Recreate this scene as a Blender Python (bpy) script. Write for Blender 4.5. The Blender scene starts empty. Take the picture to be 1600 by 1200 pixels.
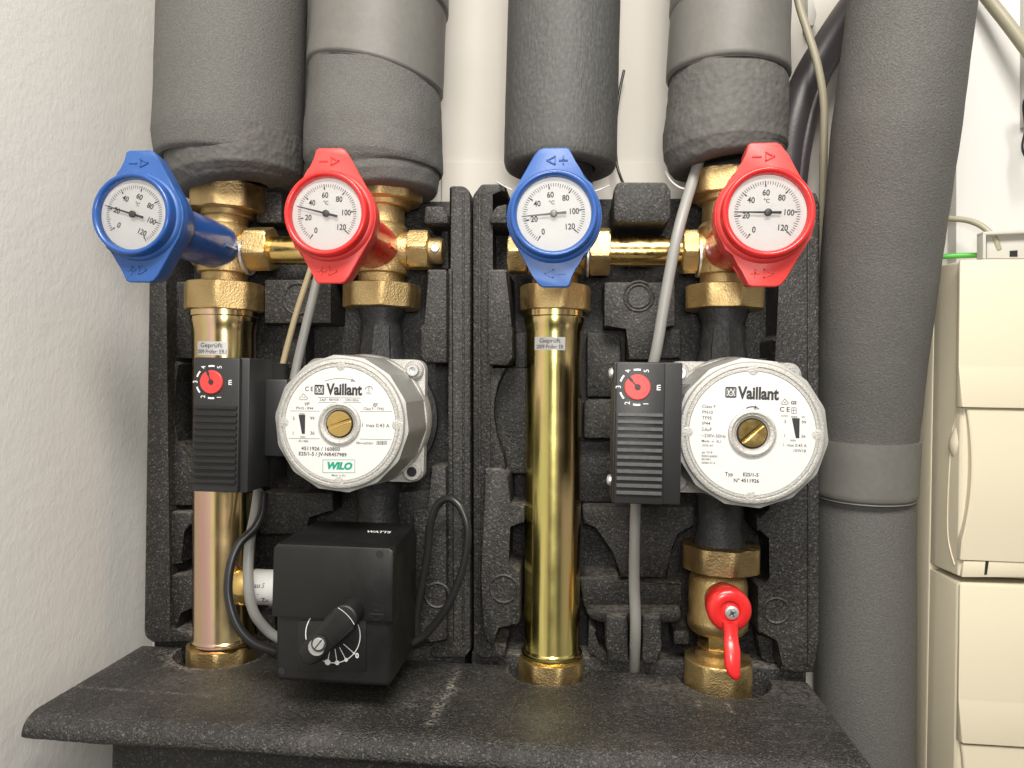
import bpy, bmesh, math, random
from mathutils import Vector, Matrix, noise
random.seed(7)
PI = math.pi
MM = 0.001
# ------------------------------------------------------------------ camera
PSI = math.radians(5.4); ROLL = math.radians(1.0); FPX = 1110.0
Fv = Vector((-math.sin(PSI), math.cos(PSI), 0))
r0 = Vector((math.cos(PSI), math.sin(PSI), 0)); up0 = Vector((0, 0, 1))
Rv = r0*math.cos(ROLL) + up0*math.sin(ROLL)
Uv = up0*math.cos(ROLL) - r0*math.sin(ROLL)
scene = bpy.context.scene
cam_d = bpy.data.cameras.new('camera'); cam = bpy.data.objects.new('camera', cam_d)
scene.collection.objects.link(cam); scene.camera = cam
cam_d.sensor_width = 36; cam_d.lens = 36*FPX/1600; cam_d.clip_start = 0.01; cam_d.clip_end = 50
cam.matrix_world = Matrix(((Rv.x, Uv.x, -Fv.x, 0), (Rv.y, Uv.y, -Fv.y, 0), (Rv.z, Uv.z, -Fv.z, 0), (0, 0, 0, 1)))
# ------------------------------------------------------------------ world: soft indoor surroundings
w = bpy.data.worlds.new('World'); scene.world = w; w.use_nodes = True
nt = w.node_tree; nt.nodes.clear()
wo = nt.nodes.new('ShaderNodeOutputWorld'); bg = nt.nodes.new('ShaderNodeBackground')
tc = nt.nodes.new('ShaderNodeTexCoord'); sep = nt.nodes.new('ShaderNodeSeparateXYZ')
nt.links.new(tc.outputs['Generated'], sep.inputs[0])
rz = nt.nodes.new('ShaderNodeValToRGB')
mr = nt.nodes.new('ShaderNodeMapRange'); mr.inputs[1].default_value = -1; mr.inputs[2].default_value = 1
nt.links.new(sep.outputs[2], mr.inputs[0]); nt.links.new(mr.outputs[0], rz.inputs[0])
e = rz.color_ramp.elements
e[0].position = 0.0; e[0].color = (.05, .048, .045, 1)
e[1].position = 1.0; e[1].color = (1.0, .96, .88, 1)
for p, c in ((.38, (.10, .095, .09, 1)), (.5, (.34, .32, .29, 1)), (.62, (.50, .48, .44, 1)), (.8, (.9, .86, .78, 1))):
    q = e.new(p); q.color = c
# broad vertical bands round the azimuth, made up to give the metal something to reflect
rx = nt.nodes.new('ShaderNodeValToRGB'); mrx = nt.nodes.new('ShaderNodeMapRange')
mrx.inputs[1].default_value = -1; mrx.inputs[2].default_value = 1
nt.links.new(sep.outputs[0], mrx.inputs[0]); nt.links.new(mrx.outputs[0], rx.inputs[0])
e = rx.color_ramp.elements
e[0].position = 0; e[0].color = (1.1, 1.1, 1.1, 1); e[1].position = 1; e[1].color = (1.5, 1.5, 1.5, 1)  # right end raised to light the side wall
for p, v in ((.16, 1.1), (.20, .35), (.26, .35), (.29, 1.35), (.36, 1.3), (.40, .5), (.46, .36), (.56, .34), (.60, .9), (.66, 1.0), (.69, .42), (.78, .38), (.82, 1.0), (.9, 1.4)):
    q = e.new(p); q.color = (v, v, v, 1)
mx = nt.nodes.new('ShaderNodeMix'); mx.data_type = 'RGBA'; mx.blend_type = 'MULTIPLY'; mx.inputs[0].default_value = 1
nt.links.new(rz.outputs[0], mx.inputs[6]); nt.links.new(rx.outputs[0], mx.inputs[7])
nt.links.new(mx.outputs[2], bg.inputs[0]); bg.inputs[1].default_value = 0.6
nt.links.new(bg.outputs[0], wo.inputs[0])
# ------------------------------------------------------------------ ceiling lamp of the room and an added fill
def area(name, loc, target, sx, sy, power, col):
    l = bpy.data.lights.new(name, 'AREA'); l.shape = 'RECTANGLE'; l.size = sx; l.size_y = sy
    l.energy = power; l.color = col
    o = bpy.data.objects.new(name, l); scene.collection.objects.link(o)
    o.location = loc; d = Vector(target) - Vector(loc)
    o.rotation_euler = d.to_track_quat('-Z', 'Y').to_euler(); return o
area('ceiling_lamp', (.08, -.5, 1.0), (-.08, .5, .0), .8, .35, 24, (1, .955, .88))
area('front_fill', (.02, -.06, .06), (-.08, .55, .0), .10, .10, 1.1, (1, .97, .92))  # weak fill added close to the camera, not a lamp of the room
vs = scene.view_settings
vs.view_transform = 'Standard'; vs.look = 'None'; vs.gamma = 1; vs.exposure = 0.32; vs.use_curve_mapping = False
scene.render.engine = 'CYCLES'

# ------------------------------------------------------------------ pixel -> place on the plane Y (mm)
def P(u, v, Y):
    d = Fv + Rv*((u-800)/FPX) - Uv*((v-600)/FPX)
    return d*(Y/d.y)
def mmpx(u, v, Y):                       # mm per photo pixel there
    return P(u, v, Y).dot(Fv)/FPX

# ------------------------------------------------------------------ materials
def mat(name, col, rough=.5, metal=0, bump=None, var=None, spec=None, coat=0, extra=None, brough=None):
    m = bpy.data.materials.new(name); m.use_nodes = True
    t = m.node_tree; b = t.nodes['Principled BSDF']
    b.inputs['Base Color'].default_value = (*col, 1); b.inputs['Roughness'].default_value = rough
    b.inputs['Metallic'].default_value = metal
    if spec is not None: b.inputs['Specular IOR Level'].default_value = spec
    if coat: b.inputs['Coat Weight'].default_value = coat; b.inputs['Coat Roughness'].default_value = .12
    co = t.nodes.new('ShaderNodeTexCoord')
    if var:                                     # (scale, amount, second colour, low, high)
        n = t.nodes.new('ShaderNodeTexNoise'); n.inputs['Scale'].default_value = var[0]; n.inputs['Detail'].default_value = 6
        t.links.new(co.outputs['Object'], n.inputs['Vector'])
        r = t.nodes.new('ShaderNodeValToRGB'); r.color_ramp.elements[0].position = var[3]; r.color_ramp.elements[1].position = var[4]
        r.color_ramp.elements[0].color = (0, 0, 0, 1); r.color_ramp.elements[1].color = (var[1],)*3+(1,)
        t.links.new(n.outputs[0], r.inputs[0])
        x = t.nodes.new('ShaderNodeMix'); x.data_type = 'RGBA'
        x.inputs[6].default_value = (*col, 1); x.inputs[7].default_value = (*var[2], 1)
        t.links.new(r.outputs[0], x.inputs[0]); t.links.new(x.outputs[2], b.inputs['Base Color'])
        m['mixnode'] = x.name
    if brough:                                  # roughness variation (scale, lo, hi)
        n = t.nodes.new('ShaderNodeTexNoise'); n.inputs['Scale'].default_value = brough[0]; n.inputs['Detail'].default_value = 4
        t.links.new(co.outputs['Object'], n.inputs['Vector'])
        q = t.nodes.new('ShaderNodeMapRange'); q.inputs[1].default_value = .3; q.inputs[2].default_value = .7
        q.inputs[3].default_value = brough[1]; q.inputs[4].default_value = brough[2]
        t.links.new(n.outputs[0], q.inputs[0]); t.links.new(q.outputs[0], b.inputs['Roughness'])
    prev = None
    for k in (bump or []):                      # (kind, scale, distance m, strength)
        kind, sc, dist, st = k[:4]
        if kind == 'voronoi':
            n = t.nodes.new('ShaderNodeTexVoronoi'); n.inputs['Scale'].default_value = sc; out = n.outputs['Distance']
        else:
            n = t.nodes.new('ShaderNodeTexNoise'); n.inputs['Scale'].default_value = sc; n.inputs['Detail'].default_value = 4; out = n.outputs[0]
        if len(k) > 4:
            mp = t.nodes.new('ShaderNodeMapping'); mp.inputs['Scale'].default_value = k[4]
            t.links.new(co.outputs['Object'], mp.inputs[0]); t.links.new(mp.outputs[0], n.inputs['Vector'])
        else: t.links.new(co.outputs['Object'], n.inputs['Vector'])
        bp = t.nodes.new('ShaderNodeBump'); bp.inputs['Distance'].default_value = dist; bp.inputs['Strength'].default_value = st
        t.links.new(out, bp.inputs['Height'])
        if prev: t.links.new(prev.outputs[0], bp.inputs['Normal'])
        prev = bp
    if prev: t.links.new(prev.outputs[0], b.inputs['Normal'])
    if extra: extra(t, b, co)
    return m

def epp_extra(t, b, co, dust=.95, lo=.34, hi=.66, gen=.10):
    # expanded bead foam: bead cells vary a little, pale dust lies on faces that look up
    v = t.nodes.new('ShaderNodeTexVoronoi'); v.inputs['Scale'].default_value = 1050
    t.links.new(co.outputs['Object'], v.inputs['Vector'])
    sp = t.nodes.new('ShaderNodeSeparateColor'); t.links.new(v.outputs['Color'], sp.inputs[0])
    r = t.nodes.new('ShaderNodeValToRGB'); t.links.new(sp.outputs[0], r.inputs[0])
    e = r.color_ramp.elements
    e[0].color = (.008, .0075, .007, 1); e[1].color = (.024, .0225, .021, 1)
    q = e.new(.8); q.color = (.024, .0225, .021, 1); q = e.new(.92); q.color = (.050, .047, .044, 1); e[-1].position = 1; e[-1].color = (.10, .096, .09, 1)
    n = t.nodes.new('ShaderNodeTexNoise'); n.inputs['Scale'].default_value = 14; n.inputs['Detail'].default_value = 8
    t.links.new(co.outputs['Object'], n.inputs['Vector'])
    g = t.nodes.new('ShaderNodeNewGeometry'); s = t.nodes.new('ShaderNodeSeparateXYZ'); t.links.new(g.outputs['True Normal'], s.inputs[0])
    a = t.nodes.new('ShaderNodeMapRange'); a.inputs[1].default_value = .3; a.inputs[2].default_value = .95; t.links.new(s.outputs[2], a.inputs[0])
    a2 = t.nodes.new('ShaderNodeMapRange'); a2.inputs[1].default_value = lo; a2.inputs[2].default_value = hi; a2.inputs[3].default_value = .0; a2.inputs[4].default_value = dust
    t.links.new(n.outputs[0], a2.inputs[0])
    fn = t.nodes.new('ShaderNodeTexNoise'); fn.inputs['Scale'].default_value = 260; fn.inputs['Detail'].default_value = 3
    t.links.new(co.outputs['Object'], fn.inputs['Vector'])
    fr = t.nodes.new('ShaderNodeMapRange'); fr.inputs[1].default_value = .35; fr.inputs[2].default_value = .65; fr.inputs[3].default_value = .15; t.links.new(fn.outputs[0], fr.inputs[0])
    mu = t.nodes.new('ShaderNodeMath'); mu.operation = 'MULTIPLY'; t.links.new(a.outputs[0], mu.inputs[0]); t.links.new(a2.outputs[0], mu.inputs[1])
    ad = t.nodes.new('ShaderNodeMapRange'); ad.inputs[1].default_value = .5; ad.inputs[2].default_value = .8; ad.inputs[4].default_value = gen; t.links.new(n.outputs[0], ad.inputs[0])
    sm = t.nodes.new('ShaderNodeMath'); sm.operation = 'ADD'; t.links.new(mu.outputs[0], sm.inputs[0]); t.links.new(ad.outputs[0], sm.inputs[1])
    m2 = t.nodes.new('ShaderNodeMath'); m2.operation = 'MULTIPLY'; t.links.new(sm.outputs[0], m2.inputs[0]); t.links.new(fr.outputs[0], m2.inputs[1])
    x = t.nodes.new('ShaderNodeMix'); x.data_type = 'RGBA'; t.links.new(m2.outputs[0], x.inputs[0])
    t.links.new(r.outputs[0], x.inputs[6]); x.inputs[7].default_value = (.36, .33, .29, 1)
    t.links.new(x.outputs[2], b.inputs['Base Color'])

def shelf_extra(t, b, co):
    # wiped and scuffed dust lies where the mesh attribute says
    epp_extra(t, b, co, .16, .45, .8, .08)
    mixn = [l.from_node for l in t.links if l.to_socket == b.inputs['Base Color']][0]
    old = [l.from_node for l in t.links if l.to_socket == mixn.inputs[0]][0]
    a = t.nodes.new('ShaderNodeAttribute'); a.attribute_name = 'dust'
    n = t.nodes.new('ShaderNodeTexNoise'); n.inputs['Scale'].default_value = 420; n.inputs['Detail'].default_value = 4
    t.links.new(co.outputs['Object'], n.inputs['Vector'])
    r = t.nodes.new('ShaderNodeMapRange'); r.inputs[1].default_value = .42; r.inputs[2].default_value = .62; t.links.new(n.outputs[0], r.inputs[0])
    m = t.nodes.new('ShaderNodeMath'); m.operation = 'MULTIPLY'; t.links.new(a.outputs['Fac'], m.inputs[0]); t.links.new(r.outputs[0], m.inputs[1])
    q = t.nodes.new('ShaderNodeMath'); q.operation = 'ADD'; q.use_clamp = True; t.links.new(m.outputs[0], q.inputs[0]); t.links.new(old.outputs[0], q.inputs[1])
    t.links.new(q.outputs[0], mixn.inputs[0])
def tube_extra(t, b, co):
    # yellow chromate film: iridescent streaks running along the tube (colour of the film itself)
    mp = t.nodes.new('ShaderNodeMapping'); mp.inputs['Scale'].default_value = (60, 60, 3)
    t.links.new(co.outputs['Object'], mp.inputs[0])
    n = t.nodes.new('ShaderNodeTexNoise'); n.inputs['Scale'].default_value = 1; n.inputs['Detail'].default_value = 5
    t.links.new(mp.outputs[0], n.inputs['Vector'])
    r = t.nodes.new('ShaderNodeValToRGB'); t.links.new(n.outputs[0], r.inputs[0]); e = r.color_ramp.elements
    e[0].position = .28; e[0].color = (.50, .46, .16, 1); e[1].position = .75; e[1].color = (.80, .42, .34, 1)
    for p, c in ((.4, (.80, .66, .24, 1)), (.5, (.66, .60, .20, 1)), (.58, (.82, .58, .30, 1)), (.66, (.60, .58, .24, 1))):
        q = e.new(p); q.color = c
    n2 = t.nodes.new('ShaderNodeTexNoise'); n2.inputs['Scale'].default_value = 38; n2.inputs['Detail'].default_value = 8; t.links.new(co.outputs['Object'], n2.inputs['Vector'])
    k = t.nodes.new('ShaderNodeMapRange'); k.inputs[1].default_value = .56; k.inputs[2].default_value = .7; k.inputs[4].default_value = .3; t.links.new(n2.outputs[0], k.inputs[0])
    x = t.nodes.new('ShaderNodeMix'); x.data_type = 'RGBA'; t.links.new(k.outputs[0], x.inputs[0]); t.links.new(r.outputs[0], x.inputs[6]); x.inputs[7].default_value = (.42, .36, .17, 1)
    t.links.new(x.outputs[2], b.inputs['Base Color'])
def tube_pink(t, b, co):
    tube_extra(t, b, co)
    r = [n for n in t.nodes if n.bl_idname == 'ShaderNodeValToRGB'][0]; e = r.color_ramp.elements
    e[0].color = (.80, .72, .28, 1); e[1].color = (.86, .52, .50, 1); e[2].color = (.82, .68, .34, 1)
M = {
 'plaster': mat('white_plaster', (.76, .745, .715), .85, bump=[('noise', 300, .0007, .38, (1, 1, .7)), ('noise', 24, .002, .10), ('noise', 800, .0003, .3), ('voronoi', 75, .0012, .12)]),
 'wall': mat('painted_wall', (.60, .57, .52), .8, bump=[('noise', 60, .001, .15)], var=(9, .5, (.54, .51, .46), .4, .7)),
 'foam': mat('grey_pipe_foam', (.098, .096, .090), .72, bump=[('noise', 800, .0008, .7), ('noise', 230, .0004, .22, (1, 1, 2.5)), ('noise', 25, .002, .12)], var=(750, .6, (.15, .146, .138), .42, .66)),
 'foam_wrinkle': mat('wrinkled_pipe_foam', (.088, .086, .08), .7, bump=[('voronoi', 230, .0010, .55), ('noise', 400, .0006, .5)], var=(260, .6, (.12, .116, .11), .4, .7)),
 'tape': mat('grey_foam_tape', (.14, .136, .125), .55, bump=[('noise', 700, .0003, .35), ('noise', 30, .002, .2)], var=(200, .5, (.17, .165, .152), .4, .7)),
 'foamdark': mat('dark_pipe_foam', (.062, .063, .061), .6, bump=[('noise', 500, .0008, .8, (1, 1, .35))], var=(380, .7, (.10, .10, .096), .45, .68)),
 'epp': mat('black_bead_foam', (.03, .03, .03), .55, bump=[('voronoi', 380, .0007, .45), ('noise', 1100, .0006, .8), ('noise', 60, .0015, .25)], extra=epp_extra, spec=.5),
 'epp_shelf': mat('dusty_bead_foam', (.03, .03, .03), .5, bump=[('voronoi', 420, .0007, .5), ('noise', 900, .0014, 1.0), ('noise', 60, .0015, .25)], extra=shelf_extra, spec=.6),
 'brass': mat('cast_brass', (.62, .46, .22), .45, 1, bump=[('noise', 750, .0006, .75), ('noise', 60, .0008, .25)], var=(35, .7, (.42, .29, .13), .42, .72), brough=(90, .38, .56)),
 'brass_dull': mat('dull_cast_brass', (.50, .37, .18), .5, 1, bump=[('noise', 600, .0005, .6)], var=(40, .8, (.27, .18, .09), .4, .7), brough=(90, .34, .55)),
 'brass_pol': mat('polished_brass', (.80, .56, .20), .2, 1, bump=[('noise', 200, .0003, .25)], brough=(150, .14, .32)),
 'chromate': mat('yellow_chromated_steel', (.75, .6, .2), .16, 1, extra=tube_extra, brough=(40, .15, .25), bump=[('noise', 120, .0002, .2, (1, 1, .1))]),
 'chromate_pink': mat('pinkish_chromated_steel', (.75, .6, .4), .16, 1, extra=tube_pink, brough=(40, .15, .25), bump=[('noise', 120, .0002, .2, (1, 1, .1))]),
 'iron': mat('black_cast_iron', (.035, .036, .038), .5, .2, bump=[('noise', 420, .0009, .8)], var=(200, .5, (.07, .07, .07), .45, .7)),
 'alu': mat('cast_aluminium', (.42, .41, .385), .6, .5, bump=[('noise', 1100, .0006, .9)], var=(1100, .8, (.62, .61, .58), .4, .66)),
 'aluside': mat('grey_cast_aluminium', (.40, .40, .38), .55, .4, bump=[('noise', 600, .0004, .5)], var=(60, .5, (.32, .32, .31), .4, .7)),
 'steel': mat('zinc_plated_steel', (.66, .67, .67), .38, .75, bump=[('noise', 300, .0002, .3)]),
 'label': mat('white_label', (.61, .61, .60), .42, bump=[('noise', 60, .0006, .12)], var=(50, .3, (.60, .60, .585), .4, .7)),
 'dial': mat('white_dial_card', (.78, .775, .76), .6),
 'ink': mat('black_print', (.025, .025, .027), .5),
 'needle_reflect': mat('needle_grey_reflection', (.16, .16, .15), .35),  # grey reflection on one needle, put into its colour
 'inkgrey': mat('grey_print', (.10, .10, .10), .5),
 'green_ink': mat('green_print', (.0, .27, .17), .5),
 'white_ink': mat('white_print', (.72, .72, .72), .5),
 'black_pl': mat('black_plastic', (.0085, .0085, .0085), .42, bump=[('noise', 800, .0002, .4)], var=(80, .5, (.013, .013, .013), .5, .75), brough=(50, .36, .52)),
 'dark_pl': mat('charcoal_plastic', (.017, .0175, .0185), .45, bump=[('noise', 900, .0002, .35)], var=(60, .4, (.023, .023, .024), .45, .75)),
 'red': mat('red_plastic', (.66, .022, .022), .30, coat=.25, bump=[('noise', 70, .0004, .12)], brough=(60, .24, .36)),
 'redpale': mat('matt_red_plastic', (.64, .05, .045), .42, bump=[('noise', 600, .0002, .3)]),
 'blue': mat('blue_plastic', (.015, .078, .30), .30, coat=.25, bump=[('noise', 70, .0004, .12)], brough=(60, .24, .38)),
 'bluepale': mat('matt_blue_plastic', (.028, .10, .33), .42, bump=[('noise', 600, .0002, .3)], var=(120, .3, (.08, .16, .38), .55, .8)),
 'cable_beige': mat('beige_cable_sheath', (.36, .33, .24), .45, bump=[('noise', 90, .0003, .3)]),
 'cable_grey': mat('grey_cable_sheath', (.28, .28, .265), .42, bump=[('noise', 90, .0003, .3)]),
 'cable_tan': mat('tan_cable_sheath', (.36, .29, .17), .5, bump=[('noise', 90, .0003, .3)]),
 'cable_black': mat('black_cable_sheath', (.018, .018, .018), .33, bump=[('noise', 140, .0003, .3)]),
 'hose': mat('dark_purple_hose', (.040, .034, .038), .42, bump=[('noise', 300, .0003, .4)]),
 'beige': mat('beige_cabinet_plastic', (.66, .60, .455), .45, bump=[('noise', 800, .0002, .25), ('noise', 8, .004, .1)]),
 'white_pl': mat('white_plastic', (.66, .65, .625), .45, bump=[('noise', 20, .001, .1)]),
 'grey_pl': mat('pale_grey_plastic', (.52, .51, .47), .5),
 'green': mat('green_cable_sheath', (.08, .42, .05), .4),
 'dark': mat('dark_opening', (.012, .012, .012), .8),
 'floor': mat('grey_floor', (.2, .19, .18), .8),
}
def glass_mat():
    m = bpy.data.materials.new('clear_glass'); m.use_nodes = True; t = m.node_tree; t.nodes.clear()
    o = t.nodes.new('ShaderNodeOutputMaterial'); g = t.nodes.new('ShaderNodeBsdfGlossy'); tr = t.nodes.new('ShaderNodeBsdfTransparent')
    g.inputs['Roughness'].default_value = .06; tr.inputs[0].default_value = (.97, .97, .97, 1)
    f = t.nodes.new('ShaderNodeFresnel'); f.inputs[0].default_value = 1.45
    x = t.nodes.new('ShaderNodeMixShader'); t.links.new(f.outputs[0], x.inputs[0]); t.links.new(tr.outputs[0], x.inputs[1]); t.links.new(g.outputs[0], x.inputs[2])
    t.links.new(x.outputs[0], o.inputs[0]); return m
M['glass'] = glass_mat()

# ------------------------------------------------------------------ object helpers (all geometry in mm, linked in metres)
COL = scene.collection
def thing(name, label, cat, base, group=None):
    o = bpy.data.objects.new(name, None); COL.objects.link(o); o.empty_display_size = .02
    o.location = Vector(base)*MM; o['label'] = label; o['category'] = cat
    if group: o['group'] = group
    return o
def wloc(o):
    v = Vector((0, 0, 0))
    while o: v += o.location; o = o.parent
    return v
def obj(name, bm, m, parent=None, angle=32, origin=None, label=None, cat=None, group=None, kind=None, smooth=True):
    me = bpy.data.meshes.new(name)
    bmesh.ops.recalc_face_normals(bm, faces=bm.faces[:]) if smooth != 'flat' else None
    bm.to_mesh(me); bm.free()
    base = wloc(parent) if parent else (Vector(origin)*MM if origin is not None else Vector((0, 0, 0)))
    me.transform(Matrix.Translation(-base) @ Matrix.Scale(MM, 4))
    me.materials.append(M[m])
    if smooth:
        for p in me.polygons: p.use_smooth = True
        me.set_sharp_from_angle(angle=math.radians(angle))
    o = bpy.data.objects.new(name, me); COL.objects.link(o)
    if parent: o.parent = parent
    else: o.location = base
    if label: o['label'] = label
    if cat: o['category'] = cat
    if group: o['group'] = group
    if kind: o['kind'] = kind
    return o
def B(): return bmesh.new()
def prism(bm, pts, y0, y1, bevel=0, segs=2, back=False, taper=None):
    """pts (x,z) polygon, front at y0 (towards the viewer), back at y1."""
    n = len(pts); cx = sum(p[0] for p in pts)/n; cz = sum(p[1] for p in pts)/n
    k = taper or 1
    f = [bm.verts.new((x, y0, z)) for x, z in pts]
    b = [bm.verts.new((cx+(x-cx)*k, y1, cz+(z-cz)*k)) for x, z in pts]
    ff = bm.faces.new(f); bf = bm.faces.new(b[::-1]); sides = []
    for i in range(n): sides.append(bm.faces.new((f[i], b[i], b[(i+1) % n], f[(i+1) % n])))
    if bevel:
        ed = set(ff.edges)
        if back: ed |= set(bf.edges)
        for i in range(n):
            a = Vector(pts[i])-Vector(pts[i-1]); c = Vector(pts[(i+1) % n])-Vector(pts[i])
            if a.length > .01 and c.length > .01 and a.angle(c, 0) > .6:
                ed |= {e_ for e_ in f[i].link_edges if e_.other_vert(f[i]) is b[i]}
        bmesh.ops.bevel(bm, geom=list(ed), offset=bevel, segments=segs, profile=.5, affect='EDGES', clamp_overlap=True)
def pp(pix, Y): return [(P(u, v, Y).x, P(u, v, Y).z) for u, v in pix]
def rect(u0, v0, u1, v1): return [(u0, v0), (u1, v0), (u1, v1), (u0, v1)]
def box(bm, x0, x1, y0, y1, z0, z1, bevel=0, segs=2):
    vs_ = [bm.verts.new(c) for c in ((x0, y0, z0), (x1, y0, z0), (x1, y1, z0), (x0, y1, z0), (x0, y0, z1), (x1, y0, z1), (x1, y1, z1), (x0, y1, z1))]
    fs = [bm.faces.new([vs_[i] for i in q]) for q in ((0, 1, 2, 3), (4, 7, 6, 5), (0, 4, 5, 1), (1, 5, 6, 2), (2, 6, 7, 3), (3, 7, 4, 0))]
    if bevel:
        ed = set(x for f_ in fs for x in f_.edges)
        bmesh.ops.bevel(bm, geom=list(ed), offset=bevel, segments=segs, profile=.5, affect='EDGES', clamp_overlap=True)
def frame_of(axis):
    a = Vector(axis).normalized(); t = Vector((0, 0, 1)) if abs(a.z) < .9 else Vector((1, 0, 0))
    u = t.cross(a).normalized(); return a, u, a.cross(u).normalized()
def lathe(bm, prof, c, axis, seg=64, radf=None, cap0=True, cap1=True, phase=0):
    """prof: list of (radius, height along axis)."""
    a, u, v = frame_of(axis); c = Vector(c); rings = []
    for r, h in prof:
        ring = []
        for i in range(seg):
            th = 2*PI*i/seg+phase; rr = r if radf is None else radf(r, h, th)
            ring.append(bm.verts.new(c+a*h+u*math.cos(th)*rr+v*math.sin(th)*rr))
        rings.append(ring)
    for k in range(len(rings)-1):
        for i in range(seg):
            j = (i+1) % seg
            bm.faces.new((rings[k][i], rings[k][j], rings[k+1][j], rings[k+1][i]))
    if cap0: bm.faces.new(rings[0][::-1])
    if cap1: bm.faces.new(rings[-1])
def disc(bm, c, r, y, seg=64):
    f = bm.faces.new([bm.verts.new((c[0]+r*math.cos(2*PI*i/seg), y, c[1]+r*math.sin(2*PI*i/seg))) for i in range(seg)]); return f
def nut(bm, c, axis, rin, h, n=6, phase=0, ch=2.2, hole=None):
    """chamfered n-sided union nut centred at c: rin = half the width across the flats."""
    s = 2*PI/n
    def hr(th): q = (th-phase) % s - s/2; return rin/math.cos(q)
    rmax = rin/math.cos(s/2)
    hs = [(-h/2, rin*.985), (-h/2+ch*.35, rin*1.01+ (rmax-rin)*.4), (-h/2+ch, rmax*1.001), (h/2-ch, rmax*1.001), (h/2-ch*.35, rin*1.01+(rmax-rin)*.4), (h/2, rin*.985)]
    prof = [(lim, hh) for hh, lim in hs]
    # soft corners
    def rf(r, hh, th): return min(hr(th), r, rmax*.985)
    if hole: prof = [(hole, -h/2+.01)]+prof+[(hole, h/2-.01)]
    lathe(bm, prof, c, axis, 96, rf)
def tube(bm, pts, r, seg=14, sub=6, taper=None):
    """smooth tube through points (Catmull-Rom)."""
    pts = [Vector(p) for p in pts]; q = [pts[0]*2-pts[1]]+pts+[pts[-1]*2-pts[-2]]; path = []
    for i in range(1, len(q)-2):
        for k in range(sub):
            t = k/sub; a, b_, c, d = q[i-1], q[i], q[i+1], q[i+2]
            path.append(.5*((2*b_)+(c-a)*t+(2*a-5*b_+4*c-d)*t*t+(3*b_-a-3*c+d)*t**3))
    path.append(pts[-1]); rings = []; n0 = None
    for i, p in enumerate(path):
        d = (path[min(i+1, len(path)-1)]-path[max(i-1, 0)]).normalized()
        if n0 is None: n0 = Vector((0, 1, 0)).cross(d); n0 = n0.normalized() if n0.length > .1 else Vector((1, 0, 0))
        n0 = (n0-d*n0.dot(d)).normalized(); m_ = d.cross(n0)
        rr = r if not taper else r*(1+(taper-1)*i/(len(path)-1))
        rings.append([bm.verts.new(p+(n0*math.cos(2*PI*k/seg)+m_*math.sin(2*PI*k/seg))*rr) for k in range(seg)])
    for a, b_ in zip(rings, rings[1:]):
        for k in range(seg): bm.faces.new((a[k], a[(k+1) % seg], b_[(k+1) % seg], b_[k]))
    bm.faces.new(rings[0][::-1]); bm.faces.new(rings[-1])
def ribbon(bm, pts, w_, y):
    n = len(pts); closed = n > 2 and math.hypot(pts[0][0]-pts[-1][0], pts[0][1]-pts[-1][1]) < 1e-4
    if closed: pts = pts[:-1]; n -= 1
    row = []
    for i in range(n):
        a = Vector(pts[i-1] if (closed or i > 0) else pts[i]); b_ = Vector(pts[i]); c = Vector(pts[(i+1) % n] if (closed or i < n-1) else pts[i])
        d1 = (b_-a).normalized(); d2 = (c-b_).normalized()
        if d1.length < .5: d1 = d2
        if d2.length < .5: d2 = d1
        nn = Vector((-d1.y-d2.y, d1.x+d2.x)); nn = nn.normalized() if nn.length > .01 else Vector((-d1.y, d1.x))
        k = min(2, 1/max(.3, nn.dot(Vector((-d1.y, d1.x)))))
        row.append([bm.verts.new((b_.x+nn.x*s_*w_*k/2, y, b_.y+nn.y*s_*w_*k/2)) for s_ in (1, -1)])
    for i in range(n if closed else n-1): p_, q_ = row[i], row[(i+1) % n]; bm.faces.new((p_[0], p_[1], q_[1], q_[0]))
YJ = [0]
def stroke(bm, pts, w_, y, th=.25):
    """flat line of width w_ through (x,z) points, at plane y, thickness th towards the viewer."""
    if not th:
        YJ[0] = (YJ[0]+1) % 7
        return ribbon(bm, pts, w_, y-YJ[0]*.012)
    for (x0, z0), (x1, z1) in zip(pts, pts[1:]):
        d = Vector((x1-x0, z1-z0)); L = d.length
        if L < 1e-6: continue
        d /= L; n = Vector((-d.y, d.x))*w_/2; e_ = d*w_*.3
        q = [(x0-e_.x+n.x, z0-e_.y+n.y), (x0-e_.x-n.x, z0-e_.y-n.y), (x1+e_.x-n.x, z1+e_.y-n.y), (x1+e_.x+n.x, z1+e_.y+n.y)]
        if th: prism(bm, q, y-th, y)
        else: bm.faces.new([bm.verts.new((a, y, b_)) for a, b_ in q])
def arc(cx, cz, r, a0, a1, n=16):          # angles clockwise from up, degrees
    return [(cx+r*math.sin(math.radians(a0+(a1-a0)*i/n)), cz+r*math.cos(math.radians(a0+(a1-a0)*i/n))) for i in range(n+1)]
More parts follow.
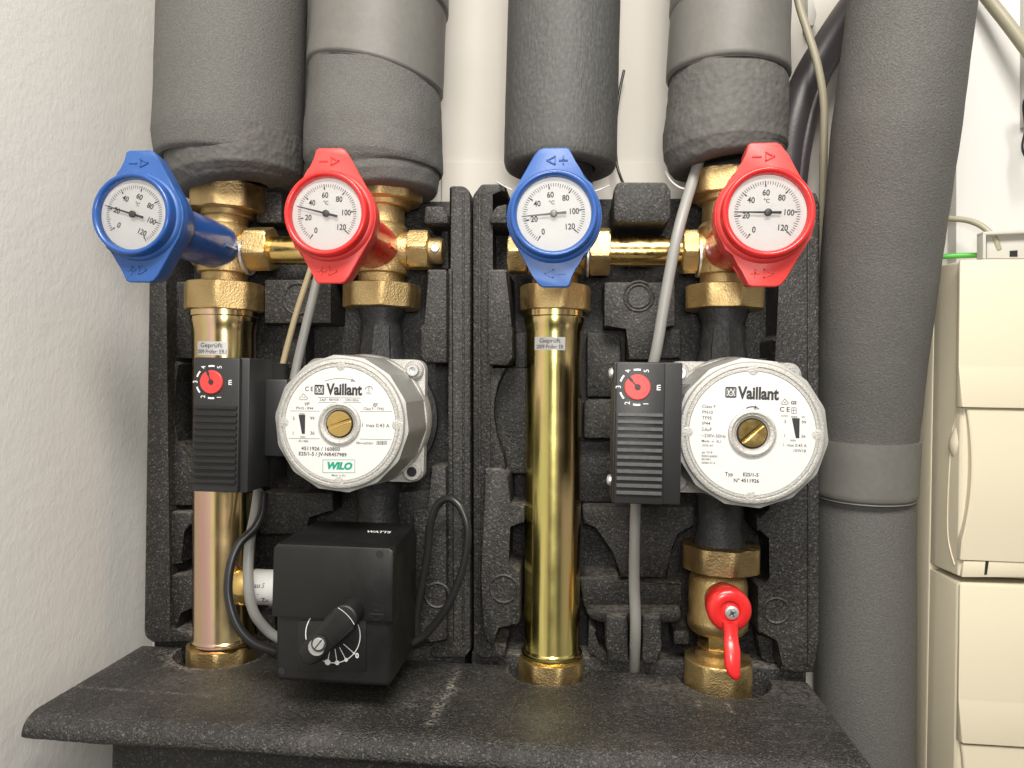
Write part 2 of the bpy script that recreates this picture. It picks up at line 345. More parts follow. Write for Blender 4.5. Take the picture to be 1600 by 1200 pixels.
def text(bm, s, x, z, size, y, rot=0, align='CENTER', bold=0, shear=0, sx=1, space=1):
    """lettering flat on plane y; rot in degrees clockwise; size = em height in mm."""
    cu = bpy.data.curves.new('t', 'FONT'); cu.body = s; cu.size = size; cu.align_x = align; cu.align_y = 'CENTER'
    cu.offset = (bold+.006)*size; cu.shear = shear; cu.resolution_u = 3; cu.space_character = space
    o = bpy.data.objects.new('t', cu); COL.objects.link(o)
    dg = bpy.context.evaluated_depsgraph_get(); me = bpy.data.meshes.new_from_object(o.evaluated_get(dg))
    a = -math.radians(rot); vs_ = []
    for v in me.vertices:
        vx, vy = v.co.x*sx, v.co.y
        vs_.append(bm.verts.new((x+vx*math.cos(a)-vy*math.sin(a), y, z+vx*math.sin(a)+vy*math.cos(a))))
    for p in me.polygons:
        try: bm.faces.new([vs_[i] for i in p.vertices])
        except ValueError: pass
    bpy.data.objects.remove(o); bpy.data.curves.remove(cu); bpy.data.meshes.remove(me)

# planes, in mm from the camera along the wall's normal
YP = 540.0        # axis of the pipes
YS = 535.0        # front of the foam half shells
YW = 606.0        # back wall
ZS = -215.0       # top of the foam shelf
XW = -378.0       # side wall

# ================================================================== SETTING
bm = B(); box(bm, XW-2, 700, YW, YW+30, -900, 900)
obj('back_wall', bm, 'wall', kind='structure', smooth=False)
bm = B(); box(bm, XW-30, XW, -500, YW-.5, -900, 900)
obj('side_wall', bm, 'plaster', kind='structure', smooth=False)
# boards on the back wall with a joint line
bm = B()
prism(bm, pp([(690, 253), (1090, 253), (1090, 460), (690, 460)], YW-4), YW-4, YW-.5, .8)
obj('wall_board', bm, 'wall', kind='structure')

# ================================================================== FOAM HALF SHELLS
def shell(label, xl, xr, zt, parts, rings, base):
    t = thing('insulation_shell', label, 'pipe insulation', base, 'black foam half shells')
    b = B()
    box(b, xl+1, xr-1, 574, YW-2, ZS-17, zt-1, 2)
    for pix, y0, y1, bev in parts:
        prism(b, pp(pix, y0), y0, y1, bev)
    # coarse bead texture on every block is in the material
    for u, v, r, y in rings:
        c = P(u, v, y)
        lathe(b, [(r, 1), (r, -.6), (r-1, -1.1), (r-1.9, -.6), (r-1.9, 1)], c, (0, -1, 0) if False else (0, 1, 0), 40, cap0=False, cap1=False)
    box(b, xl+1.5, xr-1.5, 547, YW-4, ZS-17, ZS+6, 1)
    obj('shell_body', b, 'epp', t, angle=40)
    return t
XL0 = P(229, 700, YS).x; XS = P(736.5, 600, YS).x; XR = P(1277, 750, YS).x
ZT = P(715, 291, YS).z
def strip(x0, x1, z0, z1, y): return None
# left shell: pixel polygons with their front plane
L = []
L += [([(238, 300), (262, 300), (262, 985), (300, 992), (300, 1003), (238, 1005), (226, 996), (224, 985), (234, 430)], YS, 575, 2.2)]
L += [([(262, 440), (300, 440), (300, 560), (262, 560)], 548, 576, 1.5)]
L += [([(262, 560), (282, 568), (272, 600), (268, 650), (276, 690), (300, 715), (300, 790), (262, 790)], 545, 577, 1.5)]
L += [([(262, 800), (300, 800), (300, 820), (285, 828), (285, 880), (262, 884)], 541, 577, 1.5)]
L += [([(262, 900), (308, 895), (308, 950), (280, 955), (276, 985), (262, 985)], 541, 578, 1.5)]
L += [([(702, 290), (724, 290), (733, 297), (735.5, 310), (735.5, 1015), (727, 1028), (675, 1028), (672, 1012), (702, 1005)], YS, 575, 1.8)]
L += [([(664, 322), (690, 322), (699, 335), (700, 349), (662, 349)], 528, 575, 1.6)]
L += [([(667, 421), (698, 421), (698, 567), (664, 567), (657, 556), (657, 508), (667, 507)], 520, 576, 1.6)]
L += [([(672, 729), (697, 729), (698, 1000), (672, 1005), (646, 985), (646, 800), (672, 798)], 524, 577, 1.6)]
L += [([(700, 420), (706, 420), (708, 1005), (700, 1005)], 531, 577, .8)]
L += [([(722, 300), (725, 300), (725, 1010), (722, 1010)], 533.5, 577, .5)]
L += [([(690, 350), (701, 350), (701, 420), (690, 420)], 556, 577, .8)]
L += [([(413, 437), (517, 437), (517, 505), (413, 505)], 540, 577, 1.3)]
L += [([(440, 505), (478, 505), (478, 575), (440, 575)], 556, 577, 1.3)]
L += [([(405, 770), (520, 770), (520, 800), (480, 806), (480, 835), (405, 835)], 552, 577, 1.5)]
L += [([(400, 300), (440, 300), (440, 348), (400, 348)], 545, 577, 1.5)]
L += [([(620, 770), (672, 765), (672, 800), (660, 830), (620, 830)], 545, 577, 1.5)]
L += [([(400, 960), (430, 960), (430, 1003), (400, 1003)], 545, 577, 1.5)]
shell('black bead foam half shell behind the pump with the green logo', XL0, XS-1.5, ZT,
      L, [(466, 467, 13, 540), (683, 930, 10, 524)], P(480, 1000, YS))
R_ = []
R_ += [([(752, 287), (790, 287), (790, 300), (766, 300), (766, 1005), (790, 1012), (790, 1028), (752, 1028), (739.5, 1018), (738.5, 305)], YS, 575, 1.8)]
R_ += [([(766, 335), (776, 322), (792, 318), (792, 349), (764, 349)], 529, 575, 1.6)]
R_ += [([(762, 421), (793, 421), (796, 508), (801, 512), (801, 560), (792, 571), (762, 570)], 521, 576, 1.6)]
R_ += [([(748, 300), (751, 300), (751, 1010), (748, 1010)], 533.2, 577, .5)]
R_ += [([(766, 575), (790, 575), (778, 600), (770, 625), (769, 650), (774, 680), (786, 706), (790, 733), (766, 733)], 531, 577, 1.2)]
R_ += [([(790, 575), (822, 575), (822, 740), (792, 740), (786, 706), (774, 680), (769, 650), (770, 625), (778, 600)], 548, 577, 1.2)]
R_ += [([(757, 733), (784, 733), (795, 742), (795, 792), (819, 792), (819, 818), (794, 820), (791, 884), (812, 894), (812, 972), (806, 978), (775, 978), (774, 1006), (764, 1006), (754, 985), (752, 900)], 524, 577, 1.6)]
R_ += [([(805, 520), (822, 520), (822, 575), (805, 575)], 550, 577, 1)]
R_ += [([(959, 297), (965, 284), (1040, 284), (1048, 297), (1049, 340), (1042, 347), (964, 347), (959, 341)], 520, 577, 1.8)]
R_ += [([(944, 441), (1055, 441), (1055, 511), (1021, 511), (1021, 562), (981, 562), (981, 511), (944, 511)], 540, 577, 1.3)]
R_ += [([(917, 520), (969, 520), (972, 560), (967, 590), (967, 620), (917, 620)], 556, 577, 1.5)]
R_ += [([(1021, 515), (1065, 515), (1065, 560), (1021, 560)], 560, 577, 1.5)]
R_ += [([(912, 628), (920, 624), (965, 624), (965, 685), (912, 685)], 548, 577, 1.8)]
R_ += [([(905, 690), (965, 690), (965, 785), (905, 785)], 563, 577, 1.8)]
R_ += [([(909, 792), (1086, 792), (1086, 824), (1056, 830), (1052, 860), (1043, 866), (1043, 903), (968, 903), (962, 862), (942, 846), (935, 822), (912, 820)], 546, 577, 1.8)]
R_ += [([(905, 902), (968, 902), (968, 911), (1066, 911), (1066, 950), (912, 950)], 541, 577, 1.8)]
R_ += [([(946, 962), (982, 962), (982, 1036), (952, 1036), (946, 1010)], 526, 577, 3)]
R_ += [([(1003, 962), (1034, 962), (1034, 1010), (1030, 1038), (1003, 1038)], 526, 577, 3)]
R_ += [([(912, 950), (1066, 950), (1066, 972), (1050, 975), (940, 975), (920, 968)], 533, 577, 4)]
R_ += [([(1052, 985), (1078, 985), (1078, 1008), (1052, 1008)], 545, 577, 2)]
R_ += [([(920, 975), (932, 985), (936, 1020), (950, 1032), (950, 1040), (918, 1020)], 540, 577, 2)]
R_ += [([(1219, 300), (1276, 300), (1282, 320), (1279, 1000), (1273, 1052), (1245, 1052), (1219, 1046), (1219, 998), (1184, 990), (1184, 916), (1200, 913), (1207, 904), (1206, 838), (1182, 830), (1182, 808), (1207, 798), (1208, 530), (1218, 522)], YS, 577, 2)]
R_ += [([(1262, 330), (1265, 330), (1265, 1040), (1262, 1040)], 533.4, 577, .5)]
R_ += [([(1184, 560), (1207, 560), (1207, 798), (1184, 798)], 552, 577, 1.5)]
R_ += [([(1182, 992), (1218, 1002), (1218, 1046), (1190, 1030)], 556, 577, 1.5)]
shell('black bead foam half shell behind the pump without green logo', XS+.5, XR, ZT+1,
      R_, [(998, 463, 12, 540), (998, 463, 9.5, 540), (1213, 954, 10, YS), (787, 920, 11, 524)], P(1000, 1010, YS))

# ================================================================== FOAM SHELF
holes = [(350, 1010, 34), (861, 1030, 32), (1123, 1040, 33)]
holec = [(P(352, 900, YP).x, YP-2, 35), (P(861, 900, YP).x, YP-2, 30), (P(1128, 900, YP).x+2, YP-2, 33)]
t = thing('insulation_shelf', 'wide black foam shelf under the brass pipe ends, dusty on top', 'pipe insulation', (-85, 480, ZS-60))
bm = B()
X0, X1, YF, YB = -347.5, 172, 416, 602
path = []                                   # profile back -> front -> underneath, (y, z, top?)
step = 1.6; y = YB
while y > YF+14: path.append((y, 0, 1)); y -= step
for k in range(0, 9): a = PI/2*k/8; path.append((YF+14-14*math.sin(a), -11+11*math.cos(a), 0))
for k in range(1, 9): a = PI/2*k/8; path.append((YF+10-10*math.cos(a), -11-5*math.sin(a), 0))
y = YF+12
while y < YB: path.append((y, -17, 0)); y += 18
nx = int((X1-X0)/1.6); grid = []
def fbm(x, y, z): return noise.fractal(Vector((x, y, z)), 1.0, 2.0, 4)
for i in range(nx+1):
    x = X0+(X1-X0)*i/nx; row = []
    ex = min(x-X0, X1-x); rnd = 0 if ex > 4 else 4-math.sqrt(max(0, 16-(4-ex)**2))
    for (yy, zz, top) in path:
        dz = 0
        if top:
            for hx, hy, hr in holec:
                d = math.hypot(x-hx, yy-hy)
                dz = min(dz, -22*max(0, min(1, (hr-d)/1.8)))
            dz = min(dz, -16*max(0, min(1, (yy-540.5)/1.8)))
        n1 = fbm(x*.012, yy*.012, 3)*.5 + noise.noise(Vector((x*.35, yy*.35, zz*.35)))*.3
        yo = noise.noise(Vector((x*.3, 7, zz*.3)))*.35 if not top else 0
        row.append(bm.verts.new((x, yy+yo+(rnd*.8 if yy < YF+14 and not top else 0), ZS+zz+dz+n1*(1 if zz > -16 else .3)-(rnd*.6 if zz > -12 else 0))))
    grid.append(row)
for i in range(nx):
    for j in range(len(path)-1): bm.faces.new((grid[i][j], grid[i][j+1], grid[i+1][j+1], grid[i+1][j]))
for row in (grid[0], grid[-1]): bm.faces.new(row)
st = obj('shelf_top', bm, 'epp_shelf', t, angle=60)
at_ = st.data.attributes.new('dust', 'FLOAT', 'POINT')
def seg_d(px_, py_, a, b_):
    ax_, ay_ = a; bx, by = b_; t_ = max(0, min(1, ((px_-ax_)*(bx-ax_)+(py_-ay_)*(by-ay_))/((bx-ax_)**2+(by-ay_)**2))); return math.hypot(px_-ax_-t_*(bx-ax_), py_-ay_-t_*(by-ay_)), t_
def onshelf(u, v): d_ = Fv+Rv*((u-800)/FPX)-Uv*((v-600)/FPX); d_ = d_*(ZS/d_.z); return d_.x, d_.y
scuffs = [((715, 1045), (703, 1075), 3, .8), ((703, 1075), (672, 1130), 3.5, .9), ((120, 1072), (190, 1078), 1.6, .55), ((190, 1078), (330, 1086), 1.1, .65), ((255, 1015), (262, 1040), 5, .5), ((262, 1040), (300, 1050), 3, .45), ((640, 1100), (700, 1080), 12, .25), ((980, 1060), (1030, 1075), 9, .25), ((1090, 1092), (1094, 1106), 1.5, .6), ((1136, 1098), (1142, 1112), 1.5, .6), ((560, 1110), (480, 1150), 10, .15)]
scuffs = [(onshelf(*a), onshelf(*b_), w_, k_) for a, b_, w_, k_ in scuffs]
base_ = st.matrix_world.translation + wloc(st); base_ = wloc(st)
for i_, v in enumerate(st.data.vertices):
    x_, y_ = (v.co.x+base_.x)/MM, (v.co.y+base_.y)/MM; dd = 0
    if (v.co.z+base_.z)/MM > ZS-14:
        for a, b_, w_, k_ in scuffs:
            d_, t_ = seg_d(x_, y_, a, b_); dd += k_*math.exp(-(d_/w_)**2)*(.6+.8*noise.noise(Vector((x_*.15, y_*.15, 1))))
        for (hx, hy, hr), k_ in zip(holec, (.55, .2, .25)): dd += k_*math.exp(-((math.hypot(x_-hx, y_-hy)-hr)/3)**2)
    at_.data[i_].value = max(0, min(1, dd))
bm = B(); box(bm, X0+42, X1-22, YF+28, YB, ZS-190, ZS-16.8, 4, 3)
obj('shelf_base', bm, 'epp', t)

# ================================================================== PIPE INSULATION
def sleeve(bm, stations, seg=120, amp=.8, freq=.05, thick=17, fold=0, wr=0, seed=0, sub=6, skew=None, closed=True, dents=()):
    """stations: (centre xyz, radius); last one is the visible lower end."""
    pts = []
    for (c0, ra), (c1, rb) in zip(stations, stations[1:]):
        for k in range(sub): s = k/sub; pts.append((Vector(c0).lerp(Vector(c1), s), ra+(rb-ra)*s))
    pts.append((Vector(stations[-1][0]), stations[-1][1])); rings = []
    n = len(pts)
    def ring(c, r, d, nz=1):
        a, u, v = frame_of(d); out = []
        for i in range(seg):
            th = 2*PI*i/seg; q = c+u*math.cos(th)*r+v*math.sin(th)*r
            nn = noise.noise(q*freq+Vector((seed, 0, 0)))*amp*nz + noise.noise(q*freq*4+Vector((seed, 5, 0)))*wr*nz
            q2 = c+(q-c)*(1+nn/r)
            if skew: q2.z += skew*math.cos(th)*0 + skew*(q2.x-c.x)/r
            for (da, db, dw, dd) in dents:
                ab = db-da; t_ = max(0, min(1, (q2-da).dot(ab)/ab.length_squared)); q2 = q2-(q2-c).normalized()*dd*math.exp(-((q2-da-ab*t_).length/dw)**2)
            out.append(bm.verts.new(q2))
        return out
    for i, (c, r) in enumerate(pts):
        d = pts[max(i-12, 0)][0]-pts[min(i+12, n-1)][0]; rings.append(ring(c, r, d))
    c, r = pts[-1]; d = (pts[-1][0]-pts[max(0, n-13)][0]).normalized(); dd = -d
    if closed:
        for k, (dr, dh) in enumerate(((-1, 1.6), (-3, 2.6), (-thick*.5, 3+fold*.5), (-thick, 2), (-thick-1, -8))):
            rings.append(ring(c+d*dh, r+dr, dd, .8))
    for a_, b_ in zip(rings, rings[1:]):
        for k in range(seg): bm.faces.new((a_[k], a_[(k+1) % seg], b_[(k+1) % seg], b_[k]))
    bm.faces.new(rings[0]); bm.faces.new(rings[-1][::-1])
def cst(u0, u1, v, Y):                        # centre and radius from both outline pixels
    c = P((u0+u1)/2, v, Y); return (c, (u1-u0)/2*mmpx((u0+u1)/2, v, Y)*.985)
def pipe_ins(label, base, group='vertical pipes in grey foam'):
    return thing('insulated_pipe', label, 'insulated pipe', base, group)
t = pipe_ins('wide grey foam pipe nearest the side wall, curled at its lower end', P(355, 280, YP))
bm = B(); sleeve(bm, [cst(262, 478, -250, YP), cst(257, 478, 0, YP), cst(250, 474, 130, YP), cst(246, 470, 225, YP), cst(250, 467, 256, YP)], amp=1.2, freq=.02, thick=6, wr=.25)
obj('foam_sleeve', bm, 'foam', t, angle=60)
bm = B(); sleeve(bm, [cst(262, 474, 225, YP), cst(266, 472, 262, YP), cst(271, 470, 282, YP), cst(284, 462, 293, YP)], amp=1.1, freq=.035, thick=22, fold=0, wr=.7, seed=4)
obj('foam_collar', bm, 'foam_wrinkle', t, angle=60)
t = pipe_ins('grey foam pipe with a tape band above the red gauge beside the blue one', P(588, 290, YP))
bm = B(); sleeve(bm, [cst(492, 706, -250, YP), cst(488, 704, -60, YP), cst(486, 702, -5, YP-1), cst(488, 702, 6, YP-1)], amp=1.2, freq=.03, seed=3, thick=4, skew=-6)
obj('foam_sleeve', bm, 'tape', t, angle=60)
bm = B(); sleeve(bm, [cst(489, 699, 0, YP), cst(487, 697, 50, YP), cst(484, 695, 95, YP), cst(481, 694, 122, YP), cst(481, 694, 126, YP)], amp=.6, freq=.03, thick=3, skew=-7)
obj('tape_band', bm, 'tape', t, angle=60)
bm = B(); sleeve(bm, [cst(486, 690, 105, YP), cst(483, 690, 140, YP), cst(477, 694, 210, YP), cst(478, 693, 262, YP), cst(484, 691, 272, YP), cst(492, 688, 280, YP), cst(494, 688, 290, YP), cst(502, 684, 302, YP)], amp=1.2, freq=.03, thick=15, wr=.5, seed=9, skew=-4)
obj('foam_collar', bm, 'foam', t, angle=60)
t = pipe_ins('smooth dark grey foam pipe above the middle blue gauge', P(876, 270, YP))
bm = B(); sleeve(bm, [cst(800, 972, -250, YP), cst(793, 970, 0, YP), cst(789, 967, 130, YP), cst(786, 964, 255, YP), cst(788, 962, 262, YP)], amp=.3, thick=15)
obj('foam_sleeve', bm, 'foamdark', t, angle=60)
bm = B(); lathe(bm, [(24, 0), (24, 26)], P(876, 298, YP), (0, 0, 1), 40); obj('pipe_end', bm, 'dark', t)
t = pipe_ins('cracked grey foam pipe with tape band above the rightmost red gauge', P(1132, 260, YP))
bm = B(); sleeve(bm, [cst(1052, 1238, -250, YP), cst(1048, 1236, -40, YP), cst(1046, 1236, 8, YP), cst(1050, 1232, 20, YP)], amp=1.2, seed=3, thick=4, skew=5)
obj('foam_sleeve', bm, 'tape', t, angle=60)
bm = B(); sleeve(bm, [cst(1049, 1232, 12, YP), cst(1045, 1230, 60, YP), cst(1042, 1230, 100, YP), cst(1041, 1231, 122, YP)], amp=.6, freq=.03, thick=3, skew=-1)
obj('tape_band', bm, 'tape', t, angle=60)
bm = B(); sleeve(bm, [cst(1050, 1222, 105, YP), cst(1045, 1226, 150, YP), cst(1036, 1228, 210, YP), cst(1036, 1228, 238, YP), cst(1044, 1224, 254, YP)], amp=2.0, freq=.03, thick=17, wr=.5, seed=12, seg=260, sub=16, dents=[(P(1077, 188, 497), P(1079, 214, 497), 1.8, 3.2), (P(1134, 205, 488), P(1156, 207, 490), 1.3, 3.4), (P(1048, 252, 505), P(1085, 236, 492), 1.6, 2.0), (P(1085, 236, 492), P(1140, 230, 489), 1.6, 1.6), (P(1046, 218, 510), P(1060, 217, 503), 1.2, 2)])
obj('foam_collar', bm, 'foam_wrinkle', t, angle=60)
t = pipe_ins('tall grey foam pipe beside the beige cabinet, bent and taped halfway', P(1350, 1190, 640), 'vertical pipes in grey foam')
bm = B(); sleeve(bm, [cst(1356, 1566, -300, 470), cst(1331, 1515, 0, 505), cst(1305, 1490, 200, 522), cst(1288, 1461, 400, 545), cst(1279, 1440, 560, 562), cst(1278, 1426, 690, 575), cst(1279, 1423, 730, 577)], amp=.5, thick=3, sub=10)
obj('foam_sleeve', bm, 'foam', t, angle=60)
bm = B(); sleeve(bm, [cst(1278, 1423, 705, 581), cst(1276, 1423, 780, 581), cst(1277, 1423, 1000, 581), cst(1278, 1422, 1400, 581)], amp=.4, thick=3)
obj('foam_leg', bm, 'foam', t, angle=60)
bm = B(); sleeve(bm, [cst(1273, 1430, 686, 573), cst(1274, 1428, 730, 574), cst(1274, 1426, 770, 575)], amp=.5, thick=2)
obj('tape_band', bm, 'tape', t, angle=60)

# ================================================================== BRASS VALVES
def vcyl(bm, u, v0, v1, hw0, hw1, Y=YP, seg=56, cap=True):
    """vertical turned piece between image rows v0 (top) and v1, half widths in px."""
    a = P(u, v0, Y); b_ = P(u, v1, Y); k = mmpx(u, (v0+v1)/2, Y)
    b_.x = a.x
    lathe(bm, [(hw1*k, 0), (hw0*k, (a-b_).length)], b_, (0, 0, 1), seg)
def vnut(bm, u, v0, v1, hw, n=8, phase=.2, Y=YP, ch=1.6, hole=None):
    c = P(u, (v0+v1)/2, Y); k = mmpx(u, (v0+v1)/2, Y)
    nut(bm, c, (0, 0, 1), hw*k*.97, (v1-v0)*k, n, phase, ch, hole)
def hnut(bm, u0, u1, v, hh, n=6, phase=0.0, Y=YP, ch=1.5):
    c = P((u0+u1)/2, v, Y); k = mmpx((u0+u1)/2, v, Y)
    nut(bm, c, (1, 0, 0), hh*k*.95, (u1-u0)*k, n, phase, ch)
def valve(label, u, topnut, body_u, unut, name='shutoff_valve', mt='brass', vy=392):
    t = thing(name, label, 'shut-off valve', P(u, 465, YP), 'brass shut-off valves with union nuts')
    k = mmpx(u, vy, YP); c = P(u, vy, YP)
    b = B()
    # barrel with a rounded belly, necks above and below
    prof = [(16.5, -28), (17.5, -22.5), (17.5, -19), (20.5, -18), (20.7, -14), (20, -11), (19.4, 0), (19.6, 12), (20, 16), (18.5, 18.5), (17, 20), (16.5, 36)]
    lathe(b, prof, c, (0, 0, 1), 64)
    # side bosses for the cross pipe and the spindle housing
    lathe(b, [(14.5, 0), (14.5, 22), (13, 24), (13, 27)], c, (1, 0, 0), 40)
    if u < 800 or u > 1000: lathe(b, [(13, 0), (13, 24)], c, (-1, 0, 0), 40)
    lathe(b, [(15, 0), (15, 24), (12, 26)], c, (0, -1, 0), 40)
    obj('valve_body', b, mt, t)
    b = B(); vnut(b, unut[0], unut[1], unut[2], unut[3], 8, .25); obj('union_nut', b, mt, t)
    if topnut:
        b = B(); vnut(b, topnut[0], topnut[1], topnut[2], topnut[3], 8, .1, ch=2)
        lathe(b, [(18.5, 0), (20, 1), (20, 5)], P(topnut[0], topnut[2]+9, YP), (0, 0, 1), 48)
        obj('top_nut', b, 'brass_dull' if u < 500 else mt, t)
    return t, c
v1, c1 = valve('brass valve holding the leftmost blue gauge', 352, (356, 293, 333, 56), None, (351, 444, 487, 58))
v2, c2 = valve('brass valve with screwed end cap behind the red gauge left of the middle', 597, (602, 280, 318, 56), None, (597, 446, 483, 58))
v3, c3 = valve('brass valve behind the middle blue gauge', 868, None, None, (868, 448, 487, 54))
v4, c4 = valve('brass valve holding the rightmost red gauge', 1132, (1132, 272, 310, 55), None, (1131, 448, 485, 60))
# plugged right-hand port of the second valve, and the plugged port of the third
b = B(); hnut(b, 640, 673, 391, 30); obj('port_nut', b, 'brass', v2)
b = B(); c = P(673, 392, YP); lathe(b, [(10, 0), (10, 8), (9, 10), (4, 10.5)], c, (1, 0, 0), 40); obj('end_cap', b, 'brass_dull', v2)
b = B(); c = P(679, 388, YP-10); lathe(b, [(3.6, -1), (3.6, 1.2), (2.8, 2), (1.2, 2), (1.1, 1.2)], c, (.3, -1, .1), 24); obj('screw', b, 'steel', v2)
b = B(); hnut(b, 795, 824, 398, 30); obj('port_nut', b, 'brass', v3)

def cross(label, uL, uR, vL, vR, nuts, group='brass cross pipes between the valves', Y=YP):
    t = thing('cross_pipe', label, 'brass pipe', P((uL+uR)/2, (vL+vR)/2, Y), group)
    b = B(); a = P(uL, vL, Y); c = P(uR, vR, Y)
    lathe(b, [(11.2, 0), (11.2, (c-a).length)], a, c-a, 48)
    obj('pipe_tube', b, 'brass_pol', t)
    for u0, u1, v, hh in nuts:
        b = B(); hnut(b, u0, u1, v, hh, phase=.15 if u0 > 1000 else .35); obj('pipe_nut', b, 'brass', t)
    return t
x1 = cross('brass cross pipe under the left red gauge, joining the left pair of valves', 418, 575, 391, 391, [(390, 428, 389, 33)])
x2 = cross('brass cross pipe with bright streak, joining the right pair of valves', 948, 1085, 393, 393, [(921, 953, 393, 36), (1064, 1088, 394, 35)])
b = B(); c = P(919, 405, YP); lathe(b, [(16, 0), (16, 1.6)], P(917, 400, YP), (1, 0, 0), 40); obj('washer', b, 'steel', x2)
b = B(); lathe(b, [(15, 0), (15, 1.6)], P(1089, 402, YP), (1, 0, 0), 40); obj('washer', b, 'steel', x2)
b = B(); lathe(b, [(16, 0), (16, 1.8)], P(387, 398, YP), (1, 0, 0), 40); obj('washer', b, 'steel', x1)

# ================================================================== CHROMATED TUBES
def longtube(label, u, uh, v0, v1, nutb, mt, sticker, lines):
    t = thing('steel_tube', label, 'steel tube', P(u, v1, YP), 'yellow chromated tubes between the union nuts')
    a = P(u, v0, YP); c = P(uh[2], v1, YP); L_ = (a-c).length; k = mmpx(u, 700, YP)
    r = uh[0]*k*.985; rc = uh[1]*k
    b = B()
    lathe(b, [(r-.5, -6), (r+1.0, -1), (rc-.5, 0), (rc-.5, 1.6), (rc-1.4, 2.2), (rc-1.4, 3.4), (rc-2, 4.2), (r, 5.2), (r, L_-17), (r+.8, L_-12), (rc-.8, L_-8), (rc-.8, L_-5), (rc+.2, L_-4.3), (rc+.2, L_)], c, a-c, 96)
    obj('tube_body', b, mt, t, angle=50)
    b = B(); vnut(b, nutb[0], nutb[1], nutb[2], nutb[3], 8, .3, ch=1.2, hole=r+.5)
    obj('union_nut', b, 'brass', t)
    # curved paper sticker
    su0, su1, sv0, sv1 = sticker
    s0 = P(su0, sv0, YP-r); s1 = P(su1, sv1, YP-r)
    ax = lambda z: c.x+(a.x-c.x)*(z-c.z)/(a.z-c.z)
    def onto(x, z, off): q = max(-.99, min(.99, (x-ax(z))/(r+off))); th = math.asin(q); return Vector((ax(z)+(r+off)*math.sin(th), YP-(r+off)*math.cos(th), z))
    b = B(); n = 20; rows = []
    for j in range(2):
        z = s0.z if j == 0 else s1.z
        rows.append([b.verts.new(onto(s0.x+(s1.x-s0.x)*i/n, z, .15)) for i in range(n+1)])
    for i in range(n): b.faces.new((rows[0][i], rows[1][i], rows[1][i+1], rows[0][i+1]))
    lb = obj('sticker', b, 'label', t)
    b = B(); h = s0.z-s1.z; cx = (s0.x+s1.x)/2; wd = s1.x-s0.x
    text(b, lines[0], cx, s0.z-h*.30, h*.46, 0, sx=1.12); text(b, lines[1], cx, s0.z-h*.76, h*.42, 0, sx=.78)
    bmesh.ops.subdivide_edges(b, edges=[e_ for e_ in b.edges if e_.calc_length() > 1.5], cuts=2)
    for v in b.verts: v.co = onto(v.co.x, v.co.z, .28)
    obj('printing', b, 'ink', lb)
    return t
longtube('pinkish yellow tube partly hidden behind the left pump terminal box', 351, (47, 51, 351), 487, 1000, (347, 1003, 1040, 51), 'chromate_pink', (306, 352, 533, 555), ('Geprüft', '2009 Prüfer: ER1'))
longtube('golden yellow tube fully in view between the two pumps', 866, (44, 48.5, 862), 487, 1020, (861, 1024, 1074, 50), 'chromate', (835, 883, 526, 547), ('Geprüft', '2009 Prüfer: ER'))

